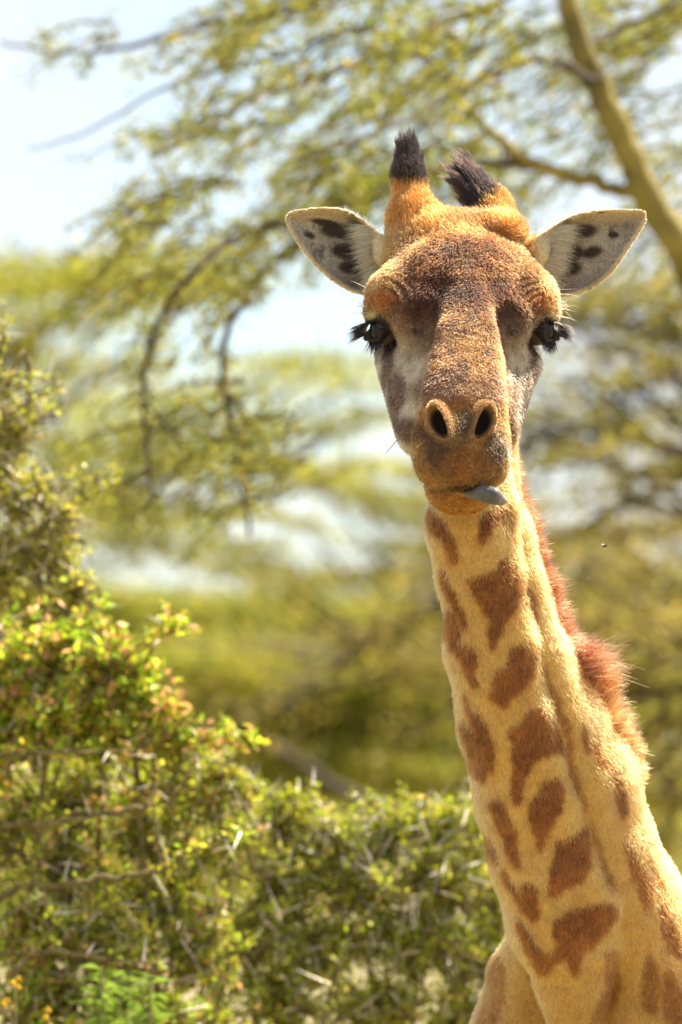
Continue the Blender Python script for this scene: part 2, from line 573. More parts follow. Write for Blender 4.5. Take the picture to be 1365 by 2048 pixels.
layered_tree('brownish acacia with drooping boughs filling the right side behind the mane', 22, 1560,
             [(1230, 1070, 150, 34, .1), (1340, 1050, 90, 40), (1150, 1120, 110, 34), (1280, 1150, 130, 44), (1200, 1230, 150, 50), (1330, 1260, 110, 70), (1250, 1350, 140, 70), (1340, 1440, 100, 80), (1200, 1470, 150, 70), (1320, 1580, 120, 70), (1180, 1600, 150, 60), (1300, 1700, 140, 60), (1060, 1330, 140, 60, 0, .7), (950, 1300, 120, 40, .1, .6)], PAL_BROWN, 0.05,
             limbs=[([(1500, 900), (1250, 1010), (1050, 1110), (880, 1200), (720, 1300), (580, 1395)], 13, 4), ([(1500, 1150), (1330, 1210), (1180, 1250), (1040, 1330), (900, 1420)], 11, 4)])
layered_tree('hazy yellow-green acacia low behind the thorn bushes', 46, 420,
             [(300, 1230, 260, 60), (560, 1230, 200, 50), (120, 1200, 180, 60), (760, 1240, 180, 44), (420, 1330, 280, 70), (700, 1340, 260, 70), (160, 1340, 260, 90), (900, 1330, 200, 70), (560, 1440, 320, 70), (860, 1450, 240, 70), (300, 1470, 260, 70), (700, 1540, 320, 60), (400, 1570, 300, 60), (960, 1560, 200, 70), (1000, 1230, 160, 50)], PAL_GOLD, 0.08, 1.3)

# a dead trunk leaning among the far trees
a = Acc()
branch([P(520, 1478, 30).astype(float), P(600, 1525, 30).astype(float), P(660, 1570, 30).astype(float), P(730, 1620, 30).astype(float), P(860, 1750, 30).astype(float) + np.array((0, 0, -0.2)), np.array((1.0, 30.0, -0.1))], 0.025, 0.06, a, 9, 24, 0.1)
dt = a.build('dead_trunk', M_TWIG, None, True)
tag(dt, 'dark leaning dead trunk behind the middle thorn bush', 'dead trunk')

# far woodland: one mass
lf = Acc()
for _ in range(620):
    y = random.uniform(75, 130)
    x = random.uniform(-30, 32)
    h = random.uniform(0.2, 1.0)
    topz = 4.0 + 1.6 * math.sin(x * 0.35) + 0.8 * math.sin(x * 0.9 + 1) + (y - 75) * 0.012
    c = np.array((x, y, topz * h))
    leaves(lf, c + rng.normal(0, 1, (110, 3)) * np.array((1.3, 1.2, 0.35)), 0.30, 0.17, np.asarray(PAL_GOLD + PAL_OLIVE) * random.uniform(0.6, 1.5), 0.5)
tag(lf.build('far_woodland', M_LEAF_FAR), 'far yellow-green mass of acacia woodland', 'woodland', kind='stuff')

# low scrub on the ground between the thorn bushes and the trees: one mass
lf = Acc()
for _ in range(900):
    y = 6.5 + 45 * random.random() ** 1.4
    x = random.uniform(-7, 7) * (1 + y / 18)
    h = random.uniform(0.15, 1.0) * (0.5 + 0.012 * y)
    e = rng.standard_normal((50, 3))
    leaves(lf, np.array((x, y, h * 0.5)) + e * np.array((0.35, 0.35, h * 0.3)), 0.09, 0.03, np.asarray(PAL_GOLD + PAL_BROWN) * random.uniform(0.7, 1.3), 0.1)
tag(lf.build('undergrowth', M_LEAF_FAR), 'low dry yellow-green scrub on the ground behind the bushes', 'undergrowth', kind='stuff')
# ================================================================== giraffe
# head frame: b sideways, a from the poll to the muzzle, c up out of the face
HO = P(922, 470, 0.12)
_fw, _uw = np.array((0, _cp, _sp)), np.array((0, -_sp, _cp))
HA = (-0.783 * _fw - 0.623 * _uw).astype(F)
HC = (-0.623 * _fw + 0.783 * _uw).astype(F)


def H(b, a, c):
    return np.array((HO[0] + b, HO[1] + a * HA[1] + c * HC[1], HO[2] + a * HA[2] + c * HC[2]), F)


def to_head(p):
    q = p - HO
    return np.stack([q[:, 0], q[:, 1] * HA[1] + q[:, 2] * HA[2], q[:, 1] * HC[1] + q[:, 2] * HC[2]], 1)


def smin(a, b, k):
    h = np.maximum(k - np.abs(a - b), 0) / k
    return np.minimum(a, b) - h * h * k * F(0.25)


def smax(a, b, k):
    return -smin(-a, -b, k)


def ell(p, c, r):
    r = np.asarray(r, F)
    q = p - np.asarray(c, F)
    k0 = np.sqrt((((q / r) ** 2).sum(1)))
    k1 = np.sqrt((((q / (r * r)) ** 2).sum(1)))
    return k0 * (k0 - 1) / np.maximum(k1, 1e-6)


def rcone(p, a, ra, b, rb):
    a = np.asarray(a, F)
    ba = np.asarray(b, F) - a
    q = p - a
    t = np.clip((q @ ba) / (ba @ ba), 0, 1)
    return np.sqrt(((q - t[:, None] * ba) ** 2).sum(1)) - (ra + (rb - ra) * t)


def chain(p, pts, k=0.02):
    """pts: (X, Y, y, r_px) run of tapered capsules placed from the photo"""
    d = None
    for s, e in zip(pts[:-1], pts[1:]):
        x = rcone(p, P(*s[:3]), s[3] / ppm(s[2]), P(*e[:3]), e[3] / ppm(e[2]))
        d = x if d is None else smin(d, x, F(k))
    return d


def poly_sd(x, z, poly):
    """signed distance to a polygon, negative inside"""
    n = len(poly)
    d = np.full(len(x), 1e9, F)
    s = np.zeros(len(x), bool)
    for i in range(n):
        ax, az = poly[i]
        bx, bz = poly[(i + 1) % n]
        ex, ez = bx - ax, bz - az
        wx, wz = x - ax, z - az
        t = np.clip((wx * ex + wz * ez) / (ex * ex + ez * ez + 1e-12), 0, 1)
        d = np.minimum(d, (wx - ex * t) ** 2 + (wz - ez * t) ** 2)
        c1 = (az <= z) & (bz > z)
        c2 = (az > z) & (bz <= z)
        cr = ex * wz - ez * wx
        s ^= (c1 & (cr > 0)) | (c2 & (cr < 0))
    d = np.sqrt(d)
    return np.where(s, -d, d).astype(F)


def smooth_poly(pts, n=4):
    """closed Catmull-Rom through the points"""
    pts = np.asarray(pts, float)
    out = []
    m = len(pts)
    for i in range(m):
        p0, p1, p2, p3 = pts[i - 1], pts[i], pts[(i + 1) % m], pts[(i + 2) % m]
        for j in range(n):
            t = j / n
            out.append(0.5 * (2 * p1 + (p2 - p0) * t + (2 * p0 - 5 * p1 + 4 * p2 - p3) * t * t + (3 * p1 - p0 - 3 * p2 + p3) * t ** 3))
    return np.array(out)


EAR_Y = 0.155


def ear_xy(pts):
    o = []
    for X, Y in pts:
        q = P(X, Y, EAR_Y)
        o.append((q[0], q[2]))
    return smooth_poly(o, 4)


EAR_L = ear_xy([(573, 442), (584, 428), (640, 420), (690, 424), (728, 446), (772, 486), (812, 510), (812, 560), (770, 596), (722, 591), (690, 580), (640, 545), (600, 498), (578, 462)])
EAR_R = ear_xy([(1292, 436), (1282, 425), (1220, 424), (1160, 430), (1112, 452), (1062, 488), (1030, 510), (1030, 560), (1080, 600), (1130, 597), (1180, 582), (1222, 550), (1262, 494), (1288, 452)])


def ear_sd(p, poly, sgn):
    """a bowl-shaped leaf: concave towards the front, edges curling forward"""
    d = np.full(len(p), 1.0, F)
    lo, hi = poly.min(0) - 0.03, poly.max(0) + 0.03
    m = (p[:, 0] > lo[0]) & (p[:, 0] < hi[0]) & (p[:, 2] > lo[1]) & (p[:, 2] < hi[1]) & (np.abs(p[:, 1] - EAR_Y) < 0.12)
    if not m.any():
        return d
    q = p[m]
    sd = poly_sd(q[:, 0], q[:, 2], poly)
    base = np.array((800, 545)) if sgn < 0 else np.array((1045, 548))
    bx = P(base[0], base[1], EAR_Y)
    t = np.clip(sgn * (q[:, 0] - bx[0]) / 0.2, 0, 1.2)        # 0 at base, 1 at tip
    inn = np.clip(-sd, 0, 0.05)
    vz = q[:, 2] - (bx[2] + 0.075 * t)
    bowl = 0.030 * (1 - np.exp(-inn / 0.016)) * (1 - 0.5 * t) - 0.010 * np.exp(-inn / 0.008) * (1 - 0.3 * t)
    f = EAR_Y - 0.012 - 0.035 * t + bowl - 0.25 * np.maximum(vz - 0.01, 0) * (1 - t)
    th = 0.0045 + 0.004 * (1 - t)
    dz = (np.abs(q[:, 1] - f) - th) * 0.8
    w = np.stack([sd + 0.004, dz + 0.004], 1)
    d[m] = np.minimum(w.max(1), 0) + np.sqrt((np.maximum(w, 0) ** 2).sum(1)) - 0.004
    return d


NOSTR = {}
for s in (-1, 1):
    NOSTR[s] = H(0.0362 * s - (0.012 if s < 0 else 0.002), 0.552, 0.032)


def nostril_frame(s):
    n = unit(np.array((0.34 * s, -1.0, 0.10), F))
    v = unit(np.array((0.30 * s, 0, 1), F))
    v = unit(v - n * (v @ n))
    u = np.cross(v, n)
    return u.astype(F), v.astype(F), n.astype(F)


EYE_C = {s: H(0.1285 * s, 0.198, -0.052) for s in (-1, 1)}
EYE_R = 0.0255
EYE_N = {s: unit(np.array((0.80 * s, -0.60, -0.02), F)) for s in (-1, 1)}

NECK_FRONT = [(925, 960, 0.06, 62), (938, 1060, 0.10, 72), (955, 1150, 0.13, 70), (980, 1300, 0.18, 77), (1012, 1450, 0.24, 81), (1048, 1600, 0.30, 81), (1076, 1720, 0.345, 85), (1112, 1850, 0.40, 84), (1142, 1960, 0.45, 60), (1158, 2120, 0.50, 42)]
NECK_BACK = [(955, 760, 0.12, 88), (960, 950, 0.15, 62), (988, 1080, 0.19, 70), (1012, 1200, 0.23, 78), (1052, 1330, 0.28, 88), (1098, 1440, 0.34, 102), (1152, 1560, 0.40, 116), (1182, 1700, 0.47, 120), (1214, 1820, 0.54, 146), (1265, 1950, 0.64, 190), (1320, 2100, 0.76, 260)]
NECK_RIDGE_R = [(990, 940, 0.09, 20), (1000, 1010, 0.10, 28), (1005, 1150, 0.13, 32), (1034, 1280, 0.16, 32), (1056, 1420, 0.20, 36), (1080, 1520, 0.25, 39), (1110, 1620, 0.29, 41), (1143, 1720, 0.335, 43), (1188, 1810, 0.38, 45), (1188, 1890, 0.42, 46), (1165, 1980, 0.46, 38), (1160, 2120, 0.5, 36)]
NECK_RIDGE_2 = [(1018, 1050, 0.15, 24), (1042, 1150, 0.175, 31), (1080, 1300, 0.22, 38), (1118, 1430, 0.27, 43), (1160, 1560, 0.33, 50), (1198, 1700, 0.40, 58), (1250, 1850, 0.49, 66), (1285, 2000, 0.55, 92), (1310, 2120, 0.6, 110)]
NECK_RIDGE_L = [(905, 1150, 0.18, 14), (920, 1300, 0.22, 18), (958, 1470, 0.28, 26), (996, 1620, 0.34, 30), (1030, 1740, 0.41, 34), (1062, 1850, 0.48, 44)]
SHOULDER_L = [(1085, 1850, 0.56, 50), (1062, 1960, 0.64, 78), (1075, 2100, 0.72, 150)]


def sd_neck(p):
    d = chain(p, NECK_FRONT, 0.03)
    d = smin(d, chain(p, NECK_BACK, 0.03), F(0.024))
    d = smin(d, chain(p, NECK_RIDGE_R, 0.02), F(0.024))
    d = smin(d, chain(p, NECK_RIDGE_2, 0.02), F(0.024))
    d = smin(d, chain(p, NECK_RIDGE_L, 0.02), F(0.024))
    d = smin(d, chain(p, SHOULDER_L, 0.02), F(0.02))
    return d


def sd_head(p):
    h = to_head(p)
    R = np.array
    k = F(0.04)
    d = ell(h, (0, 0.140, -0.042), (0.120, 0.155, 0.098))
    # forehead swelling
    d = smin(d, ell(h, (0.004, 0.135, 0.026), (0.088, 0.078, 0.042)), F(0.045))
    d = smin(d, rcone(h, (0, 0.19, -0.078), 0.102, (0, 0.46, -0.070), 0.056), F(0.03))
    # nasal bridge: flat-topped with steep sides
    for s in (-1, 1):
        d = smin(d, rcone(h, (0.008 + 0.005 * s, 0.175, 0.040), 0.020, (0.003 + 0.026 * s, 0.335, 0.028), 0.033), F(0.016))
        d = smin(d, rcone(h, (0.003 + 0.026 * s, 0.335, 0.028), 0.033, (-0.002 + 0.030 * s, 0.48, 0.006), 0.037), F(0.016))
    for s in (-1, 1):
        d = smin(d, ell(h, (0.114 * s, 0.168, -0.014), (0.043, 0.052, 0.046)), F(0.025))
        d = smin(d, rcone(h, (0.078 * s, 0.075, -0.005), 0.030, (0.108 * s, 0.155, -0.008), 0.036), F(0.03))
        d = smin(d, ell(h, (0.062 * s, 0.218, -0.008), (0.052, 0.062, 0.050)), F(0.03))
        # bony shelf over the eye
        d = smin(d, rcone(h, (0.098 * s, 0.192, 0.000), 0.018, (0.142 * s, 0.178, -0.040), 0.017), F(0.022))
        # cheek bone under the eye and jaw muscle
        d = smin(d, rcone(h, (0.104 * s, 0.245, -0.090), 0.026, (0.055 * s, 0.38, -0.085), 0.022), F(0.03))
        d = smin(d, rcone(h, (0.088 * s - 0.006, 0.18, -0.125), 0.047, (0.054 * s - 0.010, 0.385, -0.118), 0.044), F(0.022))
    d = smin(d, rcone(h, (0, 0.22, -0.14), 0.05, (0, 0.50, -0.12), 0.036), F(0.03))
    d = smin(d, rcone(h, (0.008, 0.2, 0.046), 0.018, (0.0, 0.48, 0.014), 0.034), F(0.02))
    for s in (-1, 1):      # hollows between eye and bridge
        d = smax(d, -ell(h, (0.008 + 0.080 * s, 0.310, 0.030), (0.034, 0.062, 0.036)), F(0.026))
    # muzzle and lips
    mz = ell(h, (-0.006, 0.520, -0.036), (0.078, 0.082, 0.064))
    mz = smin(mz, ell(h, (-0.002, 0.564, -0.052), (0.054, 0.044, 0.048)), F(0.02))
    for s in (-1, 1):
        mz = smin(mz, ell(h, (0.042 * s - 0.004, 0.533, -0.066), (0.034, 0.050, 0.034)), F(0.015))
    d = smin(d, mz, F(0.025))
    d = smin(d, ell(h, (-0.006, 0.530, -0.120), (0.056, 0.056, 0.043)), F(0.006))
    d = smax(d, -ell(h, (0.0, 0.585, -0.0905), (0.046, 0.035, 0.0045)), F(0.004))
    # nostrils
    for s in (-1, 1):
        u, v, n = nostril_frame(s)
        q = p - NOSTR[s]
        L = np.stack([q @ u, q @ v, q @ n], 1)
        Lx = L.copy()
        Lx[:, 0] += s * 5.0 * (L[:, 1] - 0.01) ** 2       # comma shape
        d = smin(d, ell(Lx, (0, 0.0, -0.012), (0.0190, 0.0355, 0.022)), F(0.018))
        d = smax(d, -ell(Lx, (0.001 * s, -0.003, 0.004), (0.0135, 0.0290, 0.036)), F(0.006))
    # eyes: hollow, then lids
    for s in (-1, 1):
        n = EYE_N[s]
        q = p - EYE_C[s]
        w = q @ n
        d = smax(d, -(np.sqrt((q * q).sum(1)) - (EYE_R + 0.001)), F(0.006))
        up = np.array((0, 0, 1), F)
        vv = unit(up - n * (up @ n))
        uu = np.cross(vv, n)
        a_, b_ = q @ uu, q @ vv
        rr = np.sqrt(a_ ** 2 + ((b_ + 0.0075) * 2.1) ** 2) + 1e-6
        upper = np.clip(b_ / 0.02, -1, 1)
        lid = np.sqrt((rr - 0.0205) ** 2 + (w - 0.0165 + 0.004 * upper) ** 2) - (0.0075 + 0.003 * np.maximum(upper, 0))
        d = smin(d, lid.astype(F), F(0.009))
    # wrinkles fanning over the brow and above the nostrils
    for s in (-1, 1):
        q = h - np.array((0.135 * s, 0.215, -0.035), F)
        r = np.sqrt((q * q).sum(1))
        m = np.exp(-((r - 0.068) / 0.022) ** 2) * np.clip(-s * q[:, 0] / 0.03, 0, 1) * np.clip((0.02 - q[:, 1]) / 0.03, 0, 1)
        d = d + (0.0030 * m * np.sin(r * 2 * np.pi / 0.0115 + 5 * noise(h, 18, 3))).astype(F)
    m = np.exp(-((h[:, 1] - 0.475) / 0.03) ** 2) * np.clip(np.abs(h[:, 0]) / 0.03 - 0.4, 0, 1)
    d = d + (0.0012 * m * np.sin(h[:, 1] * 2 * np.pi / 0.014 + 4 * noise(h, 20, 5))).astype(F)
    # ossicones
    d = smin(d, chain(p, [(838, 492, 0.10, 46), (826, 420, 0.125, 32), (818, 355, 0.145, 23), (814, 300, 0.155, 14)], 0.03), F(0.035))
    d = smin(d, chain(p, [(805, 520, 0.08, 34), (806, 440, 0.115, 22)], 0.03), F(0.03))
    d = smin(d, ell(p, P(1006, 462, 0.085), (0.037, 0.05, 0.030)), F(0.020))
    d = smin(d, chain(p, [(1006, 460, 0.125, 38), (984, 412, 0.15, 28), (950, 360, 0.175, 21)], 0.03), F(0.016))
    d = smin(d, ell(p, P(905, 466, 0.115), (0.07, 0.06, 0.036)), F(0.045))
    # ears
    for poly, s in ((EAR_L, -1), (EAR_R, 1)):
        d = smin(d, ear_sd(p, poly, s), F(0.014))
    d = smin(d, chain(p, [(800, 540, 0.13, 34), (765, 505, 0.13, 24), (738, 470, 0.135, 13)], 0.02), F(0.012))
    d = smin(d, chain(p, [(1042, 540, 0.13, 34), (1078, 505, 0.13, 24), (1112, 470, 0.135, 13)], 0.02), F(0.012))
    return d


ZC = P(682.5, 1024, 0)[2]


def sd_all(p):
    p = np.asarray(p, F)
    d = sd_neck(p)
    m = p[:, 2] > ZC - 0.15
    if m.any():
        d[m] = smin(d[m], sd_head(p[m]), F(0.025))
    return d


def surface_nets(f, lo, hi, h, c=6):
    lo = np.asarray(lo, float)
    nb = np.ceil((np.asarray(hi, float) - lo) / (h * c)).astype(int)
    n = nb * c
    g = [np.arange(nb[i]) * c * h + lo[i] + (c - 1) * h / 2 for i in range(3)]
    cc = np.stack(np.meshgrid(*g, indexing='ij'), -1).reshape(-1, 3).astype(F)
    dv = np.concatenate([f(x) for x in np.array_split(cc, max(1, len(cc) // 200000))])
    D = np.empty(n, F)
    D6 = D.reshape(nb[0], c, nb[1], c, nb[2], c)
    D6[...] = np.where(dv < 0, -1, 1).reshape(nb).astype(F)[:, None, :, None, :, None]
    act = np.nonzero(np.abs(dv) < h * c * 1.25)[0]
    bi = np.stack(np.unravel_index(act, nb), 1)
    off = np.stack(np.meshgrid(*([np.arange(c)] * 3), indexing='ij'), -1).reshape(-1, 3)
    for b in np.array_split(bi, max(1, len(bi) // 1500)):
        idx = (b[:, None, :] * c + off[None]).reshape(-1, 3)
        D[idx[:, 0], idx[:, 1], idx[:, 2]] = f((idx * h + lo).astype(F))
    S = D < 0
    cnt = np.zeros(n - 1, np.int8)
    for dx in (0, 1):
        for dy in (0, 1):
            for dz in (0, 1):
                cnt += S[dx:n[0] - 1 + dx, dy:n[1] - 1 + dy, dz:n[2] - 1 + dz]
    cells = np.stack(np.nonzero((cnt > 0) & (cnt < 8)), 1)
    vid = np.full(n - 1, -1, np.int32)
    vid[cells[:, 0], cells[:, 1], cells[:, 2]] = np.arange(len(cells))
    acc = np.zeros((len(cells), 3))
    k = np.zeros(len(cells))
    cor = [(x, y, z) for x in (0, 1) for y in (0, 1) for z in (0, 1)]
    vals = {q: D[cells[:, 0] + q[0], cells[:, 1] + q[1], cells[:, 2] + q[2]] for q in cor}
    for a in cor:
        for ax in range(3):
            if a[ax] == 0:
                b = list(a)
                b[ax] = 1
                va, vb = vals[a], vals[tuple(b)]
                m = (va < 0) != (vb < 0)
                t = va[m] / (va[m] - vb[m])
                pt = np.tile(np.array(a, float), (m.sum(), 1))
                pt[:, ax] += t
                acc[m] += pt
                k[m] += 1
    V = (cells + acc / k[:, None]) * h + lo
    quads = []
    for ax in range(3):
        u, w = (ax + 1) % 3, (ax + 2) % 3
        sl0 = [slice(1, -1)] * 3
        sl1 = [slice(1, -1)] * 3
        sl0[ax] = slice(0, -1)
        sl1[ax] = slice(1, None)
        A, B = S[tuple(sl0)], S[tuple(sl1)]
        e = np.stack(np.nonzero(A != B), 1)
        if not len(e):
            continue
        base = e.copy()
        for i in range(3):
            if i != ax:
                base[:, i] += 1
        ins = A[e[:, 0], e[:, 1], e[:, 2]]
        cs = []
        for du, dw in ((-1, -1), (0, -1), (0, 0), (-1, 0)):
            q = base.copy()
            q[:, u] += du
            q[:, w] += dw
            cs.append(vid[q[:, 0], q[:, 1], q[:, 2]])
        Q = np.stack(cs, 1)
        Q[~ins] = Q[~ins][:, ::-1]
        quads.append(Q[(Q >= 0).all(1)])
    return V.astype(F), np.concatenate(quads)


def sd_grad(f, p, e=0.0015):
    g = np.empty_like(p)
    for i in range(3):
        o = np.zeros(3, F)
        o[i] = e
        g[:, i] = (f(p + o) - f(p - o)) / (2 * e)
    return g


def sd_chunks(f, p, n=150000):
    return np.concatenate([f(x) for x in np.array_split(p, max(1, len(p) // n))])


# ------------------------------------------------------------------ coat colours (albedo)
CREAM = np.array((0.62, 0.41, 0.145), F)
PALE = np.array((0.60, 0.48, 0.27), F)
TAN = np.array((0.47, 0.28, 0.11), F)
ORANGE = np.array((0.46, 0.20, 0.05), F)
BROWN = np.array((0.155, 0.066, 0.025), F)
SPOT = np.array((0.29, 0.14, 0.048), F)
DARK = np.array((0.028, 0.018, 0.015), F)
GREY = np.array((0.36, 0.32, 0.26), F)
OCHRE = np.array((0.44, 0.26, 0.08), F)
MAUVE = np.array((0.23, 0.14, 0.09), F)


def _cr4(pts):
    return [(820 + x / 2.73, 980 + y / 2.73) for x, y in pts]


def _cr5(pts):
    return [(880 + x / 2.814, 1500 + y / 2.814) for x, y in pts]


SPOTS = [  # (polygon in photo units, strength, tone 0 brown .. 1 orange)
    (_cr4([(490, 400), (540, 380), (580, 460), (595, 580), (555, 670), (510, 720), (490, 800), (455, 860), (435, 840), (445, 700), (400, 650), (365, 600), (330, 500), (400, 460), (460, 440)]), 1, 0.2),
    (_cr4([(560, 860), (640, 840), (685, 870), (680, 960), (640, 1060), (580, 1100), (520, 1185), (470, 1150), (435, 1120), (460, 1020), (500, 975), (540, 960), (540, 900)]), 1, 0.3),
    (_cr4([(640, 1220), (700, 1190), (760, 1240), (810, 1320), (820, 1430), (740, 1450), (690, 1460), (640, 1530), (610, 1620), (600, 1690), (560, 1700), (555, 1600), (565, 1500), (565, 1400), (540, 1350), (550, 1290), (620, 1280)]), 1, 0.3),
    (_cr4([(400, 130), (440, 90), (525, 90), (505, 160), (450, 190), (410, 270), (385, 285), (385, 180)]), 1, 0.1),
    (_cr4([(92, 60), (130, 100), (175, 160), (215, 240), (255, 310), (262, 390), (230, 400), (200, 330), (180, 260), (140, 240), (112, 160)]), 1, 0.1),
    (_cr4([(180, 420), (215, 520), (250, 560), (280, 650), (312, 730), (290, 745), (255, 660), (215, 580), (185, 490)]), 1, 0.3),
    (_cr4([(205, 640), (245, 680), (265, 800), (275, 880), (300, 850), (340, 860), (362, 930), (345, 990), (368, 1050), (350, 1080), (310, 1010), (280, 920), (235, 850), (200, 760)]), 1, 0.3),
    (_cr4([(300, 1100), (340, 1220), (370, 1210), (410, 1290), (445, 1360), (460, 1500), (430, 1530), (390, 1400), (350, 1290), (315, 1180)]), 1, 0.2),
    (_cr4([(290, 1260), (340, 1330), (380, 1400), (410, 1500), (405, 1570), (370, 1560), (330, 1450), (295, 1330)]), 1, 0.1),
    (_cr4([(598, 440), (640, 500), (672, 570), (705, 650), (708, 710), (690, 700), (640, 590), (600, 500)]), 0.8, 0.8),
    (_cr4([(540, 70), (562, 80), (570, 220), (552, 230), (545, 150)]), 0.7, 0.9),
    (_cr4([(735, 960), (770, 1030), (810, 1130), (870, 1280), (900, 1440), (880, 1460), (845, 1300), (790, 1150), (740, 1020)]), 0.7, 0.4),
    (_cr4([(940, 1270), (965, 1300), (985, 1430), (965, 1430), (950, 1350)]), 0.8, 0.2),
    (_cr4([(1010, 1340), (1050, 1400), (1090, 1500), (1060, 1500), (1020, 1420)]), 0.8, 0.9),
    (_cr5([(590, 170), (660, 160), (700, 240), (690, 300), (660, 370), (620, 430), (590, 480), (572, 570), (545, 520), (520, 430), (498, 350), (530, 270), (570, 220)]), 1, 0.4),
    (_cr5([(680, 510), (760, 490), (812, 425), (832, 500), (842, 600), (830, 690), (760, 740), (700, 770), (630, 815), (612, 790), (630, 650), (650, 560)]), 1, 0.4),
    (_cr5([(730, 900), (800, 890), (900, 870), (990, 870), (985, 950), (940, 1000), (880, 1080), (800, 1130), (780, 1230), (750, 1260), (720, 1200), (700, 1150), (640, 1215), (595, 1180), (620, 1130), (690, 1080), (640, 1050), (650, 960), (700, 940)]), 1, 0.6),
    (_cr5([(330, 270), (380, 370), (420, 450), (432, 540), (442, 620), (452, 665), (415, 620), (380, 560), (350, 480), (310, 380), (275, 310), (290, 285)]), 1, 0.2),
    (_cr5([(240, 430), (290, 500), (325, 600), (315, 630), (280, 560), (245, 480)]), 1, 0.3),
    (_cr5([(360, 670), (420, 780), (460, 840), (500, 880), (532, 950), (480, 900), (430, 830), (365, 720)]), 1, 0.1),
    (_cr5([(460, 765), (520, 765), (548, 860), (548, 945), (500, 880), (470, 820)]), 1, 0.3),
    (_cr5([(430, 950), (500, 1040), (560, 1110), (602, 1190), (602, 1250), (560, 1240), (510, 1160), (465, 1060)]), 1, 0.2),
    (_cr5([(985, 90), (1040, 215), (1062, 300), (1050, 380), (1025, 330), (1005, 210)]), 1, 0.1),
    (_cr5([(1055, 510), (1120, 610), (1190, 740), (1202, 850), (1160, 895), (1118, 760), (1078, 640)]), 0.9, 0.9),
    (_cr5([(1250, 870), (1330, 970), (1375, 1100), (1375, 1190), (1300, 1120), (1258, 980)]), 0.9, 0.8),
    (_cr5([(1190, 590), (1240, 680), (1290, 790), (1270, 800), (1220, 720)]), 0.8, 0.8),
    (_cr5([(930, 1150), (1005, 1130), (1010, 1300), (965, 1460), (900, 1540), (860, 1500), (935, 1330)]), 0.75, 0.6),
    (_cr5([(1180, 1150), (1240, 1280), (1245, 1400), (1190, 1480), (1150, 1400), (1155, 1250)]), 0.7, 0.5),
    (_cr5([(860, 420), (900, 520), (945, 640), (985, 760), (960, 770), (920, 660), (870, 520)]), 0.6, 0.3),
    (_cr5([(700, 0), (760, 90), (800, 220), (840, 320), (815, 330), (770, 220), (715, 90)]), 0.6, 0.4),
    (_cr5([(310, 1200), (360, 1180), (380, 1350), (330, 1560), (240, 1560), (290, 1400)]), 0.6, 0.5),
    (_cr5([(1290, 1250), (1340, 1290), (1375, 1400), (1375, 1560), (1290, 1560), (1270, 1400)]), 0.8, 0.7),
]


def _axis_tab():
    zs, xs, ys, rs = [], [], [], []
    for (X, Y, y, r) in NECK_BACK[1:]:
        q = P(X, Y, y)
        zs.append(q[2]); xs.append(q[0]); ys.append(q[1]); rs.append(r / ppm(y))
    return [np.array(v)[::-1] for v in (zs, xs, ys, rs)]


def _front_y(Y):
    t = np.array(NECK_FRONT)
    return np.interp(Y, t[:, 1], t[:, 2]) - 0.06


SPOT_XZ = []
for poly, st, tone in SPOTS:
    pts = []
    for X, Y in poly:
        q = P(X, Y, _front_y(Y))
        pts.append((q[0], q[2]))
    SPOT_XZ.append((smooth_poly(pts, 2), st, tone))


def mix(a, b, t):
    return a + (b - a) * t[:, None]


def sstep(x, e0, e1):
    t = np.clip((x - e0) / (e1 - e0), 0, 1)
    return t * t * (3 - 2 * t)


def col_neck(p):
    n1, n2 = fbm(p, 60, 1), fbm(p, 14, 9)
    base = mix(np.tile(CREAM, (len(p), 1)), PALE, np.clip(0.15 + 0.5 * n2, 0, 1))
    # warmer towards the back of the neck and the shoulders
    zs, xs, ys, rs = _axis_tab()
    cx = np.interp(p[:, 2], zs, xs)
    base = mix(base, np.array((0.64, 0.40, 0.16), F), sstep(p[:, 0] - cx, 0.0, 0.10) * 0.5)
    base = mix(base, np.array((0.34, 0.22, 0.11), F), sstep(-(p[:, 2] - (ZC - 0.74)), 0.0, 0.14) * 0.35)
    q = p + 0.004 * np.stack([noise(p, 90, 21), noise(p, 90, 22), noise(p, 90, 23)], 1)
    for poly, st, tone in SPOT_XZ:
        lo, hi = poly.min(0) - 0.02, poly.max(0) + 0.02
        m = np.nonzero((q[:, 0] > lo[0]) & (q[:, 0] < hi[0]) & (q[:, 2] > lo[1]) & (q[:, 2] < hi[1]) & (q[:, 1] < 0.75))[0]
        if not len(m):
            continue
        sd = poly_sd(q[m, 0], q[m, 2], poly)
        w = sstep(-sd, -0.0068, 0.0012) * st
        sc_ = mix(np.tile(SPOT, (len(m), 1)), np.array((0.36, 0.15, 0.035), F), np.clip(tone * 0.9 + 0.25 * n2[m], 0, 1))
        sc_ = sc_ * (1 + 0.25 * n1[m])[:, None]
        # darker heart of each patch
        sc_ = mix(sc_, BROWN, sstep(-sd, 0.008, 0.03) * 0.35 * (1 - tone))
        base[m] = mix(base[m], sc_, w)
    return base * (1 + 0.12 * n1)[:, None]


def blob(x, y, cx, cy, rx, ry, rot=0.0, soft=0.35, nz=0.0):
    c, s = math.cos(math.radians(rot)), math.sin(math.radians(rot))
    u, v = (x - cx) * c + (y - cy) * s, -(x - cx) * s + (y - cy) * c
    r = np.sqrt((u / rx) ** 2 + (v / ry) ** 2) + nz
    return 1 - sstep(r, 1 - soft, 1 + soft)


